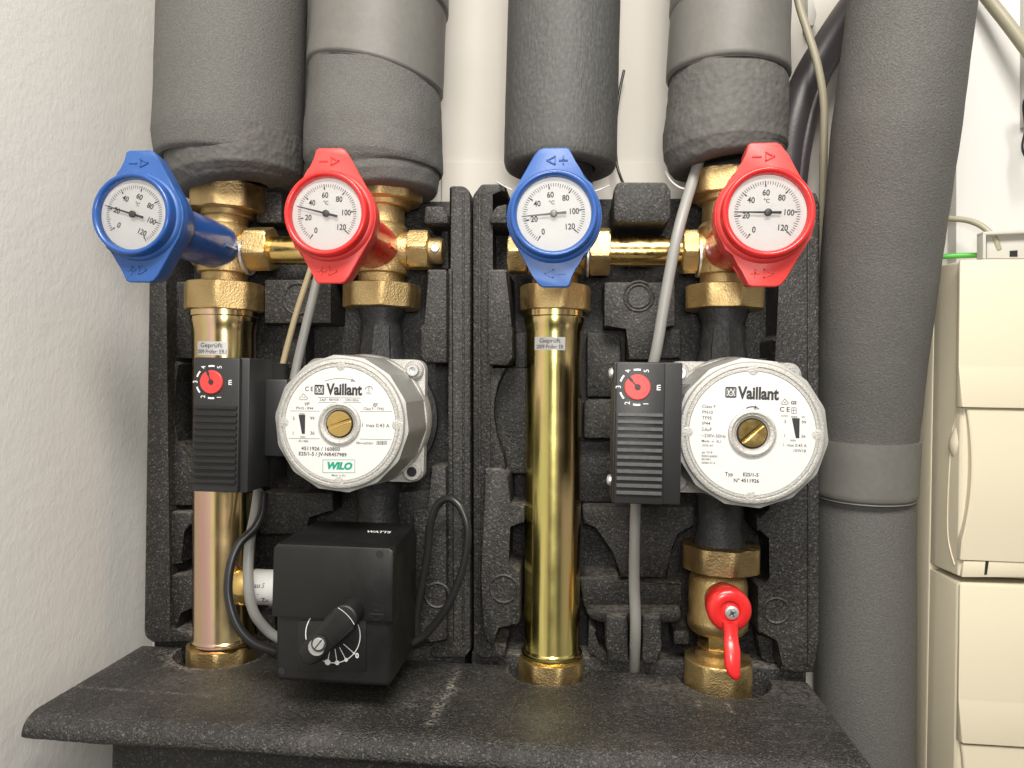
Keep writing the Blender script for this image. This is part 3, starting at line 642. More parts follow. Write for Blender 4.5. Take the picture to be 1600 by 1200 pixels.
# ================================================================== GAUGE HANDLES
def gauge(label, u, v, Y, ringm, bodym, flip, dialrot, needle, target, nm='ink'):
    c = P(u, v, Y); X, Z = c.x, c.z; s = -1 if flip else 1
    t = thing('thermometer_handle', label, 'thermometer handle', (X, Y, Z), 'thermometer handles on the valves')
    right = [(6, 43), (8.8, 41.8), (12.5, 36), (26.8, 11.5), (28.8, 5), (29.2, -1), (28.4, -7), (26.3, -13), (13, -37.5), (10, -41), (7, -42)]
    left = [(-6.5, -42), (-9, -41), (-10, -37.5), (-11.2, -32.5), (-14, -28.3), (-19, -23.8)]
    circ = [(28.6*math.cos(math.radians(a)), 28.6*math.sin(math.radians(a))) for a in range(222, 132, -8)]
    top = [(-19.5, 23.6), (-15, 27.2), (-12.2, 31), (-11.2, 36), (-10.6, 41.5), (-8.5, 43)]
    outl = [(X+s*x, Z+s*z) for x, z in right+left+circ+top]
    if flip: pass
    b = B(); prism(b, outl, Y+10, Y+26, 1.4, 3, back=True, taper=.95)
    lathe(b, [(28.9, -8), (28.6, -3), (27.9, -.5), (26.6, .6), (25.5, .8)], (X, Y+8, Z), (0, -1, 0), 96, cap0=False, cap1=False)
    # cone joining the plate to the spindle sleeve
    lathe(b, [(26, 0), (25, 6), (17.5, 16)], (X, Y+25, Z), (0, 1, 0), 48)
    obj('handle_body', b, bodym, t, angle=40)
    # emboss marks
    yb = Y+10
    for zz, sg in ((34.5, '-'), (-34, '+')):
        b = B()
        zz2 = Z+s*zz; x0 = X-s*1
        def q(pts): return [(X+s*px_, Z+s*(zz+pz)) for px_, pz in pts]
        stroke(b, q([(-7.5, 0), (-2.5, 0)]), .8, yb, .6)
        if sg == '+': stroke(b, q([(-5, -2.4), (-5, 2.4)]), .8, yb, .6)
        stroke(b, q([(0, -2.4), (0, 2.4), (5, 0), (0, -2.4)]), .7, yb, .6)
        obj('arrow_mark', b, bodym, t, smooth=False)
    b = B()
    lathe(b, [(26.2, -7), (26.1, 1.2), (25.6, 2.6), (24.6, 3.2), (23.4, 2.8), (22.6, 1.7), (22.2, .4), (22, -3.5)], (X, Y+3, Z), (0, -1, 0), 96, cap0=False, cap1=False)
    obj('bezel_ring', b, ringm, t, angle=60)
    b = B(); lathe(b, [(22.3, 0), (22.3, 1)], (X, Y+5.5, Z), (0, -1, 0), 64); d = obj('dial', b, 'dial', t)
    b = B(); yk = Y+4.3
    for i in range(0, 61):
        val = i*2; a = math.radians(-142+val*2.3+dialrot); maj = val % 20 == 0; mid = val % 10 == 0
        r1 = 18.6; r2 = 15.6 if maj else (15.9 if mid else 16.6)
        stroke(b, [(X+r1*math.sin(a), Z+r1*math.cos(a)), (X+r2*math.sin(a), Z+r2*math.cos(a))], .5 if maj else .3, yk, 0)
        if maj:
            stroke(b, [(X+16.6*math.sin(a), Z+16.6*math.cos(a)), (X+15.2*math.sin(a), Z+15.2*math.cos(a))], .75, yk-.02, 0)
            rr = 12.0; text(b, str(val), X+rr*math.sin(a), Z+rr*math.cos(a)-.3, 4.9, yk, rot=dialrot+4, sx=.86, bold=.010)
    a = math.radians(-4+dialrot); text(b, '°C', X+7*math.sin(a), Z+7*math.cos(a), 3.2, yk, rot=dialrot+4, bold=.006)
    obj('dial_printing', b, 'ink', d, smooth=False)
    b = B(); a = math.radians(needle); dv = Vector((math.sin(a), math.cos(a))); n = Vector((-dv.y, dv.x)); yn = Y+2.6
    tip, tail = 19.0, -7.5
    quad = [(X+dv.x*tip+n.x*.22, Z+dv.y*tip+n.y*.22), (X+dv.x*tip-n.x*.22, Z+dv.y*tip-n.y*.22), (X+dv.x*tail-n.x*.75, Z+dv.y*tail-n.y*.75), (X+dv.x*tail+n.x*.75, Z+dv.y*tail+n.y*.75)]
    prism(b, quad, yn-.3, yn); lathe(b, [(2.1, -.6), (2.1, .6), (1.4, 1.0)], (X, yn-.2, Z), (0, -1, 0), 24)
    lathe(b, [(.6, 0), (.6, 2.5)], (X, yn+.2, Z), (0, 1, 0), 12)
    obj('needle', b, nm, t)
    b = B(); disc(b, (X, Z), 22.2, Y+1.5); obj('glass', b, 'glass', t, smooth='flat')
    b = B()
    lathe(b, [(16.8, 0), (17.4, 20), (17.8, 70), (17.8, 76), (17, 78), (12, 79)], (X, Y+30, Z), (0, 1, 0), 56)
    lathe(b, [(2, 60), (2, 80), (.5, 84)], (X+16.5, Y+26, Z-3), (0, 1, 0), 12)
    obj('spindle_sleeve', b, ringm, t, angle=40)
    return t
YG = 420
gauge('leftmost blue thermometer handle, dial turned clockwise, needle just above 20', 203, 333, YG, 'blue', 'bluepale', False, 20, -73, c1)
gauge('red thermometer handle left of the middle, needle tilted up from 20', 507, 332, YG, 'red', 'redpale', False, -3, -76, c2)
gauge('blue thermometer handle in the middle, arrows pointing left', 865, 332, YG, 'blue', 'bluepale', True, -7, -95, c3, 'needle_reflect')
gauge('rightmost red thermometer handle with a level needle', 1202, 330, YG-2, 'red', 'redpale', False, 0, -89, c4)

# ================================================================== PUMPS
def emblem(b, x, z, s, y):                      # square sign with an oval and a long-eared head
    h = s/2
    for p in ([(-h, -h), (h, -h)], [(h, -h), (h, h)], [(h, h), (-h, h)], [(-h, h), (-h, -h)]):
        stroke(b, [(x+a, z+c_) for a, c_ in p], s*.14, y, 0)
    stroke(b, [(x+s*.36*math.sin(k/20*2*PI), z+s*.44*math.cos(k/20*2*PI)) for k in range(21)], s*.08, y-.01, 0)
    for sg in (-1, 1):
        stroke(b, [(x+sg*s*.05, z+s*.02), (x+sg*s*.17, z+s*.34)], s*.09, y-.01, 0)
        stroke(b, [(x+sg*s*.40, z+s*.42), (x+sg*s*.25, z+s*.42)], s*.1, y-.01, 0)
        stroke(b, [(x+sg*s*.40, z-s*.42), (x+sg*s*.25, z-s*.42)], s*.1, y-.01, 0)
        stroke(b, [(x+sg*s*.04, z-s*.28), (x+sg*s*.2, z-s*.05)], s*.07, y-.01, 0)
    stroke(b, [(x-s*.12, z-.0*s), (x+s*.12, z)], s*.12, y-.01, 0)
    stroke(b, [(x, z), (x, z-s*.3)], s*.07, y-.01, 0)
def pump(label, u, v, Y, plug_rot, screws, axx):
    c = P(u, v, Y); X, Z = c.x, c.z
    t = thing('circulation_pump', label, 'pump', (X, YP, Z-45), 'circulation pumps')
    b = B()
    N = 14
    def rf(r, h, th): q = ((th+.1) % (2*PI/N))-PI/N; return r if h > -2.6 else r*1.035*math.cos(PI/N)/math.cos(q)
    lathe(b, [(46, -60), (46, -44), (44.3, -3), (43.4, -2.4), (42.6, -.8), (41.4, -.3), (40.2, -.3), (39.6, -1.0), (38.9, -.2), (37.6, -.2), (37.4, -1)], (X, Y, Z), (0, -1, 0), 96, rf, cap1=True)
    obj('motor_housing', b, 'aluside', t, angle=14)
    b = B()
    lathe(b, [(42.9, -1.6), (42.5, -.6), (41.5, -.05), (40.3, 0), (39.7, -.7), (39.0, 0), (37.7, 0), (37.3, -.8)], (X, Y-.15, Z), (0, -1, 0), 128, cap0=False, cap1=False)
    for k in range(4):
        a = k*PI/2; lathe(b, [(3.3, -.9), (3.2, .0), (2.8, .08)], (X+38.2*math.cos(a), Y-.15, Z+38.2*math.sin(a)), (0, -1, 0), 20)
    obj('front_rim', b, 'alu', t)
    # flange plate with four eared corners
    b = B(); yf = Y+54
    pts = []
    for k in range(4):
        a0 = math.radians(45+90*k); cx, cz = X+37.5*math.sqrt(2)*math.cos(a0)*.98, Z+37.5*math.sqrt(2)*math.sin(a0)*.98
        for j in range(-3, 4): a = a0+j*math.radians(17); pts.append((cx+8*math.cos(a), cz+8*math.sin(a)))
    prism(b, pts, yf, yf+9, 1.2, 2)
    lathe(b, [(48.2, 0), (48.2, 12), (47.4, 14), (45.5, 14.6)], (X, yf+9.5, Z), (0, -1, 0), 64)
    for k in range(4):                                   # ribs running forward to each ear
        a0 = math.radians(45+90*k); cx, cz = X+53*math.cos(a0)*.98, Z+53*math.sin(a0)*.98
        lathe(b, [(7, 0), (7, 3), (6, 4)], (cx, yf+.5, cz), (0, -1, 0), 24)
    obj('flange', b, 'alu', t)
    for k in screws:
        a0 = math.radians(45+90*k); cx, cz = X+52*math.cos(a0), Z+52*math.sin(a0)
        b = B(); lathe(b, [(4.6, 0), (4.6, 3.5), (4, 4.2), (2.3, 4.2), (2.2, 1.5), (.3, 1.5)], (cx, yf-3, cz), (0, -1, 0), 28); obj('flange_screw', b, 'steel', t)
    if 3 in screws or True:
        k = 3; a0 = math.radians(45+90*k); cx, cz = X+52*math.cos(a0), Z+52*math.sin(a0)
        if k not in screws:
            b = B(); lathe(b, [(3.6, 0), (3.6, .2)], (cx, yf-3.6, cz), (0, -1, 0), 24); obj('bolt_hole', b, 'dark', t)
    # cast volute and its two pipe stubs
    b = B(); lathe(b, [(40, -22), (47, -14), (49.5, -4), (49.5, 3), (46, 6)], (X, YP-6, Z), (0, -1, 0), 64)
    dx = axx-X
    for sg, L0 in ((1, 88), (-1, 92)):
        lathe(b, [(24, 30), (19, 46), (16.2, 56), (15.6, 75), (18.5, L0-4), (18.5, L0)], (X+dx, YP, Z), (0, 0, sg), 48)
    lathe(b, [(14, 0), (11, 30)], (X+dx, YP-12, Z+40), (0, .1, 1), 6)
    obj('pump_volute', b, 'iron', t, angle=40)
    # label disc, centre ring and brass plug
    b = B(); lathe(b, [(37.3, 0), (37.3, .5)], (X, Y+.5, Z), (0, -1, 0), 96); lab = obj('label_plate', b, 'label', t)
    b = B(); lathe(b, [(14.2, 0), (14.0, 1.6), (12.6, 2.2), (11.6, 1.4), (10.6, 1.2), (9.6, 0), (9.1, -2.5)], (X, Y-.1, Z), (0, -1, 0), 64, cap0=False, cap1=False); obj('centre_ring', b, 'alu', t)
    b = B(); disc(b, (X, Z), 9.4, Y-.12); obj('plug_gap', b, 'dark', t, smooth='flat')
    b = B(); a = math.radians(plug_rot); ca, sa = math.cos(a), math.sin(a)
    for sg in (-1, 1):                                   # two halves leave the screwdriver slot
        pl = [(8.3*math.cos(q), 8.3*math.sin(q)) for q in [math.asin(.09)+(PI-2*math.asin(.09))*i/24 for i in range(25)]]
        pl = [(x, z*sg) for x, z in pl]
        prism(b, [(X+x*ca-z*sa, Z+x*sa+z*ca) for x, z in (pl if sg > 0 else pl[::-1])], Y-1.5, Y-.2, .35, 2)
    lathe(b, [(8.1, 0), (8.1, .35)], (X, Y-.15, Z), (0, -1, 0), 32)
    obj('vent_plug', b, 'brass_pol', t)
    return t, lab, X, Z, Y
def wedge(b, x, z, w_, h, y):
    b.faces.new([b.verts.new((x+a, y, z+c_)) for a, c_ in ((-w_*.5, h/2), (w_*.5, h/2), (w_*.5, -h/2), (w_*.05, -h/2))])
AX2 = P(597, 465, YP).x; AX4 = P(1131, 465, YP).x
p1, lab1, X, Z, Y = pump('silver pump with green logo on its round white label', 531, 662, 455, 18, (0,), AX2)
k1 = mmpx(531, 662, 455)
def l1(u, v): q = P(u, v, 455); return q.x, q.z
y = Y-.08; b = B(); g = B()
x, z = l1(538, 609); text(b, 'Vaillant', x, z-.2, 10.2, y, bold=.034, sx=.78)
x, z = l1(499, 609); emblem(b, x, z, 5.8, y)
x, z = l1(483, 608); text(b, 'C E', x, z, 4.2, y, bold=.01, sx=.9)
stroke(b, [l1(507, 595.5), l1(520, 592), l1(533, 591), l1(545, 592.5), l1(553, 595)], .28, y, 0); stroke(b, [l1(550, 592), l1(555, 596), l1(549, 596), l1(550, 592)], .3, y, 0)
stroke(b, [l1(497, 621), l1(564, 622)], .22, y, 0); stroke(b, [l1(497, 628.5), l1(564, 629)], .22, y, 0)
x, z = l1(530, 625); text(b, '2,6µF - 400VDB  |  ~ 230V-50Hz', x, z, 2.2, y, sx=.9)
stroke(b, [l1(468, 622), l1(474, 615), l1(481, 622), l1(479, 624.5), l1(469, 624.5), l1(468, 622)], .25, y, 0)
x, z = l1(474.5, 620.5); text(b, 'x x', x, z, 1.6, y)
x, z = l1(576, 614.5); text(b, 'EDJ', x, z, 1.7, y, space=1.3)
stroke(b, [l1(570, 609), l1(573, 605), l1(577, 603.5), l1(581, 605), l1(582, 609)], .35, y, 0); stroke(b, [l1(576.5, 604), l1(576.5, 612)], .35, y, 0)
x, z = l1(479, 631.5); text(b, 'VP', x, z, 3.0, y, bold=.012, shear=.25)
x, z = l1(476, 638); text(b, 'PN10 - IP44', x, z, 2.5, y, sx=.95)
x, z = l1(586, 632.5); text(b, 'EJI', x, z, 3.0, y, bold=.012, shear=.25)
x, z = l1(584, 639); text(b, 'Class F - TF95', x, z, 2.5, y, sx=.95)
for q in (((453, 642), (500, 642.5)), ((563, 643), (613, 643)), ((452, 685), (500, 685.5)), ((562, 686), (612, 687))): stroke(b, [l1(*q[0]), l1(*q[1])], .22, y, 0)
x, z = l1(471.5, 663); wedge(b, x, z, 4.6, 12.6, y)
for s_, u_, v_, sz in (('max', 472, 646.5, 2.3), ('min', 473, 682.5, 2.3), ('5', 459, 654, 3.1), ('99', 488, 654, 3.1), ('1', 458, 677, 3.1), ('36', 488, 677, 3.1), ('4511884', 474, 689.5, 1.9), ('I  max 0.43 A', 587, 665, 3.4), ('08vvvq02661', 570, 692.5, 2.2)):
    x, z = l1(u_, v_); text(b, s_, x, z, sz, y)
for i, wd in enumerate((.3, .2, .45, .2, .3, .2, .5, .25, .2, .4, .2, .3)):
    stroke(b, [l1(589+i*1.4, 689), l1(589+i*1.4, 695)], wd, y, 0)
x, z = l1(501, 701.5); text(b, '4511926 / 160800', x, z, 3.3, y, bold=.02, space=1.08)
x, z = l1(504, 710); text(b, 'E25/1-5 / JV-NR457989', x, z, 3.3, y, bold=.02, space=1.04)
x, z = l1(529, 743); text(b, 'Made  in EU', x, z, 1.9, y)
obj('printing', b, 'ink', lab1, smooth=False)
x, z = l1(529.5, 728.5); text(g, 'WILO', x, z, 6.2, y, bold=.055, shear=.25, sx=1.05)
for a_, b_ in (((504.5, 718.5), (554.5, 718.5)), ((554.5, 718.5), (554.5, 738.5)), ((554.5, 738.5), (504.5, 738.5)), ((504.5, 738.5), (504.5, 718.5))): stroke(g, [l1(*a_), l1(*b_)], .3, y, 0)
obj('green_printing', g, 'green_ink', lab1, smooth=False)

p2, lab2, X, Z, Y = pump('silver pump on the right, list of ratings on its label', 1175, 677, 440, 42, (0, 1, 3), AX4)
def l2(u, v): q = P(u, v, 440); return q.x, q.z
y = Y-.08; b = B()
x, z = l2(1185, 615); text(b, 'Vaillant', x, z-.2, 10.2, y, bold=.034, sx=.78, rot=1)
x, z = l2(1142, 613); emblem(b, x, z, 5.8, y)
stroke(b, [l2(1166, 638), l2(1171, 636), l2(1177, 635.5), l2(1182, 637)], .7, y, 0); stroke(b, [l2(1180, 634.5), l2(1186, 639), l2(1179, 639), l2(1180, 634.5)], .5, y, 0)
for s_, u_, v_, sz in (('Class F', 1097, 635, 2.8), ('PN10', 1097, 644, 2.8), ('TF95', 1097, 653, 2.8), ('IP44', 1097, 661.5, 2.8), ('2,6µF', 1096, 670.5, 2.8), ('~230V-50Hz', 1096, 680.5, 2.8), ('Made  in  EU', 1096, 689, 2.1), ('1070147', 1096, 696, 1.9), ('gq 1018', 1097, 706.5, 1.8), ('0000160800', 1096, 712.5, 1.8), ('401891', 1096, 717.5, 1.8), ('0008137 6', 1096, 723, 1.8)):
    x, z = l2(u_, v_); text(b, s_, x, z, sz, y, align='LEFT', rot=1, sx=1.05 if sz < 2.2 else 1)
for s_, u_, v_, sz, bo in (('C E', 1226, 640, 4.0, .01), ('mWC', 1226, 650, 1.7, 0), ('max', 1241, 651, 2.2, .0), ('W', 1255, 652, 1.8, 0), ('5', 1227, 659, 2.6, 0), ('99', 1256, 660, 2.6, 0), ('1', 1226, 681, 2.6, 0), ('36', 1255, 682, 2.6, 0), ('min', 1239, 688, 2.2, 0), ('I  max 0.43 A', 1242, 696, 2.5, 0), ('10W18', 1249, 704.5, 2.5, 0), ('GS', 1240, 629.5, 2.8, .03), ('Typ', 1139, 741, 3.2, .012), ('E25/1-5', 1173, 742, 3.0, .02), ('N°', 1151, 751, 3.2, .012), ('4511926', 1172, 751.5, 3.0, .02)):
    x, z = l2(u_, v_); text(b, s_, x, z, sz, y, bold=bo, rot=1)
x, z = l2(1243, 669); wedge(b, x, z, 4.6, 12, y)
stroke(b, [l2(1221, 630), l2(1226, 623), l2(1232, 630), l2(1230, 632), l2(1222, 632), l2(1221, 630)], .28, y, 0); x, z = l2(1226.5, 628.5); text(b, 'xx', x, z, 1.6, y)
for a_, c_ in (((1237, 637), (1244, 637)), ((1244, 637), (1244, 646)), ((1244, 646), (1237, 646)), ((1237, 646), (1237, 637)), ((1240, 637), (1240, 646)), ((1237, 641), (1244, 641))): stroke(b, [l2(*a_), l2(*c_)], .25, y, 0)
obj('printing', b, 'ink', lab2, smooth=False)
b = B(); prism(b, pp([(1110, 733), (1232, 736), (1231, 757), (1131, 757), (1118, 746)], 440), 440-.03, 440)
obj('type_sticker', b, 'label', lab2, smooth=False)

# terminal boxes of the pumps
def termbox(parent, u0, u1, v0, v1, Yf, stepw, depth, dial, rib_mat, ribs, us, X_in, cscr):
    a = P(u0, v0, Yf); c = P(u1, v1, Yf); x0, x1, z1, z0 = a.x, c.x, (P(u0, v0, Yf).z+P(u1, v0, Yf).z)/2, (P(u0, v1, Yf).z+P(u1, v1, Yf).z)/2
    H = z1-z0; b = B()
    box(b, x0, x1, Yf, Yf+30, z0, z1, 1.0)
    box(b, x0-1.2, x1+stepw, Yf+3.5, Yf+depth*.55, z0-.3, z1+.3, 1.0)
    box(b, x0+1.5, x1+stepw-1, Yf+depth*.5, Yf+depth, z0+1.5, z1-1.5, 1.5)
    tb = obj('terminal_box', b, 'dark_pl', parent)
    b = B()
    box(b, x1+stepw-4, X_in, Yf+depth*.4, Yf+depth-3, z0+H*.24, z1-H*.15, 1.5)
    obj('box_neck', b, 'dark_pl', parent)
    b = B(); zr1 = z1-H*.345; zr0 = z0+H*.055; n = ribs
    for i in range(n):
        zc = zr1-(zr1-zr0)*(i+.5)/n; hh = (zr1-zr0)/n*.52
        box(b, x0+1.2, x1-1.0, Yf-1.8, Yf+.5, zc-hh/2, zc+hh/2, .3, 1)
    obj('ribs', b, rib_mat, tb)
    # red setting knob with its scale
    kc = P(dial[0], dial[1], Yf); rk = 7.6
    b = B(); lathe(b, [(rk, -1), (rk, .9), (rk-.5, 1.3), (1.8, 1.3), (1.6, .5), (.1, .4)], (kc.x, Yf, kc.z), (0, -1, 0), 48); kn = obj('setting_knob', b, 'redpale', tb)
    b = B(); a = math.radians(dial[2]); stroke(b, [(kc.x+rk*.92*math.sin(a), kc.z+rk*.92*math.cos(a)), (kc.x-rk*.25*math.sin(a), kc.z-rk*.25*math.cos(a))], .8, Yf-1.32, .12)
    stroke(b, [(kc.x+rk*.95*math.sin(a), kc.z+rk*.95*math.cos(a)), (kc.x+rk*.7*math.sin(a), kc.z+rk*.7*math.cos(a))], 1.7, Yf-1.32, .14)
    lathe(b, [(1.5, 0), (1.5, .15)], (kc.x, Yf-1.3, kc.z), (0, -1, 0), 20); obj('knob_slot', b, 'ink', kn)
    b = B(); ys = Yf-.12
    for i, n_ in enumerate('12345'):
        ang = 152+i*(236/4)
        text(b, n_, kc.x+11.0*math.sin(math.radians(ang)), kc.z+11.0*math.cos(math.radians(ang)), 4.3, ys, rot=-92, sx=.95)
        if i < 4: stroke(b, arc(kc.x, kc.z, 10.4, ang+18, ang+41, 8), 1.1, ys, 0)
    text(b, 'm', kc.x+12.0, kc.z, 4.6, ys, rot=-90, bold=.012)
    obj('scale_printing', b, 'white_ink', tb, smooth=False)
    for v_ in cscr:
        q = P(us, v_, Yf+13); b = B(); lathe(b, [(3.4, 0), (3.4, 1), (2.6, 2.2), (1, 2.6)], (x0-1.4, Yf+13, q.z), (-1, 0, 0), 24); obj('box_screw', b, 'steel', tb)
    return tb
termbox(p1, 303, 371, 559, 769, 437, 5, 70, (331, 597, -20), 'black_pl', 12, 303, P(470, 660, 490).x, ())
termbox(p2, 963, 1036, 566, 788, 424, 10.5, 70, (996, 605, -42), 'grey_rib', 12, 953, P(1095, 660, 480).x, (583, 750)) if False else None
M['grey_rib'] = mat('grey_rib_plastic', (.06, .06, .06), .4, bump=[('noise', 700, .0002, .3)], var=(300, .5, (.10, .10, .10), .45, .7))  # paler grey for the ribs of one terminal box
termbox(p2, 963, 1036, 566, 788, 424, 10.5, 70, (996, 605, -42), 'grey_rib', 12, 953, P(1095, 660, 480).x, (583, 750))

# ================================================================== MIXER ACTUATOR
YA = 440
t = thing('valve_actuator', 'black square mixer actuator with turning knob and white scale', 'actuator', P(520, 1075, YA))
def la(u, v): q = P(u, v, YA); return q.x, q.z
xa0, xa1 = la(424, 960)[0], la(611, 960)[0]; za1, zam, za0 = la(515, 853)[1], la(515, 968)[1], la(515, 1073)[1]
b = B()
box(b, xa0+1.5, xa1-.5, YA+3.2, YA+73, za0, za1-1, 3.5, 3)
obj('case', b, 'black_pl', t)
b = B()
prof = [(xa0, zam), (xa1+.8, zam), (xa1+.8, za1-2), (xa1-2, za1), (xa0+3, za1), (xa0+.6, za1-3)]
prism(b, prof, YA, YA+8, .9, 2)
# sloping hood behind the cover
hb = [(b.verts.new((x_, y_, z_))) for x_, y_, z_ in ((xa0+1, YA+7, za1-1), (xa1, YA+7, za1-1), (xa1-1, YA+66, za1+2.5), (xa0+5, YA+66, za1+2.5), (xa0+1, YA+7, za1-8), (xa1, YA+7, za1-8), (xa1-1, YA+66, za1-8), (xa0+5, YA+66, za1-8))]
for q in ((0, 1, 2, 3), (4, 7, 6, 5), (0, 4, 5, 1), (1, 5, 6, 2), (2, 6, 7, 3), (3, 7, 4, 0)): b.faces.new([hb[i] for i in q])
obj('front_cover', b, 'black_pl', t)
b = B(); prism(b, [la(463, 972), la(570, 972), la(570, 1052), la(463, 1052)], YA+2.6, YA+3.4, .2); obj('scale_plate', b, 'black_pl', t)
b = B(); cx, cz = la(518, 994); rr = la(561, 994)[0]-cx; ys = YA+2.45
stroke(b, arc(cx, cz, rr, -75, -48, 6), .6, ys, 0); stroke(b, arc(cx, cz, rr, -118, -75, 8), .6, ys, 0)
stroke(b, arc(cx, cz, rr, 60, 200, 30), .6, ys, 0)
for a_, r_ in ((128, .8), (150, 1.2), (170, 1.5), (190, 1.9)):
    s_, c_ = math.sin(math.radians(a_)), math.cos(math.radians(a_)); stroke(b, [(cx+rr*s_*.5, cz+rr*c_*.5), (cx+rr*s_, cz+rr*c_)], .55, ys, 0)
    disc(b, (cx+rr*s_, cz+rr*c_), r_, ys-.02, 20)
x, z = la(556, 1027); text(b, '0', x, z, 4.5, ys, bold=.03)
obj('scale_printing', b, 'white_ink', t, smooth=False)
b = B(); kq = P(499, 1006, YA-15); kx, kz = kq.x, kq.z; a = math.radians(43); ca, sa = math.sin(a), math.cos(a)   # direction up-right
kp = []
for i in range(13): q = a-PI/2+PI*i/12; kp.append((kx+22*math.sin(a)+8.6*math.sin(q), kz+22*math.cos(a)+8.6*math.cos(q)))
for i in range(5): q = a+PI/2+PI*i/4; kp.append((kx-9*math.sin(a)+7.6*math.sin(q), kz-9*math.cos(a)+7.6*math.cos(q)))
prism(b, kp, YA-15, YA+3, 1.6, 3)
kn = obj('turning_knob', b, 'black_pl', t)
b = B(); lathe(b, [(5.2, 0), (5.2, .25)], (kx-1.8, YA-15.02, kz-2.2), (0, -1, 0), 32); obj('knob_recess', b, 'aluside', kn)
b = B(); lathe(b, [(4.9, 0), (4.9, 1.0)], (kx, YA-15.1, kz+.4), (0, -1, 0), 32); obj('knob_ring', b, 'ink', kn)
b = B(); lathe(b, [(3.8, 0), (3.8, .8), (3.4, 1.4)], (kx, YA-15.8, kz+.4), (0, -1, 0), 32); obj('knob_screw', b, 'steel', kn)
b = B(); stroke(b, [(kx-2.3, kz-2.6), (kx+2.3, kz+3.4)], .7, YA-17.3, .1); obj('screw_slot', b, 'ink', kn)
b = B(); stroke(b, arc(kx, kz, 25.5, 27, 59, 8), .35, YA-15.05, .06); obj('knob_line', b, 'white_ink', kn)
for u_, v_ in ((593, 866), (437, 1051)):
    x, z = la(u_, v_); b = B(); lathe(b, [(2.4, 0), (2.4, .2), (2, .2)], (x, YA-.05 if v_ < 900 else YA+3.1, z), (0, -1, 0), 24); obj('screw_hole', b, 'dark', t)
b = B(); x, z = la(588, 957); stroke(b, arc(x, z, 4.8, 0, 360, 28), .5, YA, .35); stroke(b, [(x-4, z-1), (x+4, z-1)], 1.0, YA, .3); stroke(b, [(x-2, z+1.5), (x+3, z+1.5)], .4, YA, .25); obj('emblem', b, 'dark_pl', t)
b = B(); text(b, 'WATTS', 0, 0, 5, 0, bold=.02)
for v in b.verts: x_, z_ = v.co.x, v.co.z; v.co = Vector((P(592, 826, YA+40).x+x_, YA+40+z_, za1+1.15+z_*.16+.3))
obj('brand_print', b, 'white_ink', t, smooth=False)

# ================================================================== BYPASS VALVE
t = thing('bypass_valve', 'small bypass fitting with white printed sleeve beside the actuator', 'bypass valve', P(400, 918, 520))
b = B(); c = P(430, 918, 515); lathe(b, [(13.0, -10), (13.0, 16), (12.5, 17)], c, (-1, 0, 0), 48); obj('white_sleeve', b, 'label', t)
sl = c
b = B(); lathe(b, [(13.5, 17.2), (14.5, 22), (13.5, 28), (9, 32), (6, 33)], c, (-1, 0, 0), 48); obj('brass_cap', b, 'brass_pol', t)
b = B(); text(b, 'Bypass S', c.x-16.5, c.z+4.5, 4.8, 0, align='LEFT', shear=.2, sx=.8); text(b, 'Zu', c.x-5.5, c.z-6.2, 4.6, 0, bold=.01, align='LEFT', shear=.1)
stroke(b, [(c.x-7.5, c.z-1.5), (c.x-7.5, c.z-8)], .9, 0, 0)
for v in b.verts: q = (v.co.z-c.z)/13.1; v.co.y = c.y-13.15*math.sqrt(max(0, 1-q*q))
obj('printing', b, 'ink', t, smooth=False)

# ================================================================== LOWER BALL VALVE
t = thing('ball_valve', 'brass ball valve with small red lever at the lower right', 'ball valve', P(1123, 1085, YP))
k = mmpx(1128, 930, YP)
ax = P(1121.5, 930, YP).x
def zz(v): return P(1125, v, YP).z
b = B()
lathe(b, [(15.5, zz(1030)), (15.5, zz(1018)), (11.5, zz(1014)), (11.5, zz(990)), (19, zz(985)), (21.5, zz(978)), (22, zz(970)), (22, zz(965)), (21, zz(962)), (21.3, zz(910)), (20, zz(900)), (16.5, zz(893)), (16.5, zz(880))], (ax, YP, 0), (0, 0, 1), 64)
lathe(b, [(12, 0), (12, 34)], (P(1141, 955, 493).x, YP, P(1141, 955, 493).z), (0, -1, 0), 40)
obj('valve_body', b, 'brass', t, angle=40)
b = B(); lathe(b, [(14.6, zz(1008)), (15.2, zz(1006)), (15.2, zz(988))], (ax, YP-.5, 0), (0, 0, 1), 8, phase=.2); obj('hex_section', b, 'brass_pol', t)
b = B(); vnut(b, 1127, 849, 888, 59, 8, .15); obj('union_nut', b, 'brass_dull', t)
b = B(); vnut(b, 1121, 1026, 1090, 52, 8, .25, ch=3, hole=15); obj('union_nut', b, 'brass', t)
YL = 493
q = P(1141, 955, YL); b = B()
lathe(b, [(9, -20), (14.2, -17), (14.8, -8), (14.8, -2.5), (13, -.5), (9, .6), (7, .2), (6.5, -1.2), (.2, -1.2)], q, (0, -1, 0), 56)
obj('lever_hub', b, 'red', t, angle=50)
b = B()
pts = [(P(1141, 972, YL-1), 5.2), (P(1142, 990, YL-2), 4.8), (P(1142.5, 1003, YL-4), 5), (P(1144, 1016, YL-8), 5.4), (P(1144.5, 1040, YL-10), 5.2), (P(1146.5, 1052, YL-11), 4.4), (P(1149, 1060, YL-11), 2.8)]
pr = None
for (p_, r_) in pts:
    ring = [b.verts.new(p_+Vector((math.cos(a)*r_, math.sin(a)*min(r_, 3.2), 0))) for a in [2*PI*i/20 for i in range(20)]]
    if pr:
        for i in range(20): b.faces.new((pr[i], pr[(i+1) % 20], ring[(i+1) % 20], ring[i]))
    else: b.faces.new(ring[::-1])
    pr = ring
e_ = b.verts.new(pts[-1][0]+Vector((.3, 0, -1.2)))
for i in range(20): b.faces.new((pr[i], pr[(i+1) % 20], e_))
obj('lever', b, 'red', t, angle=80)
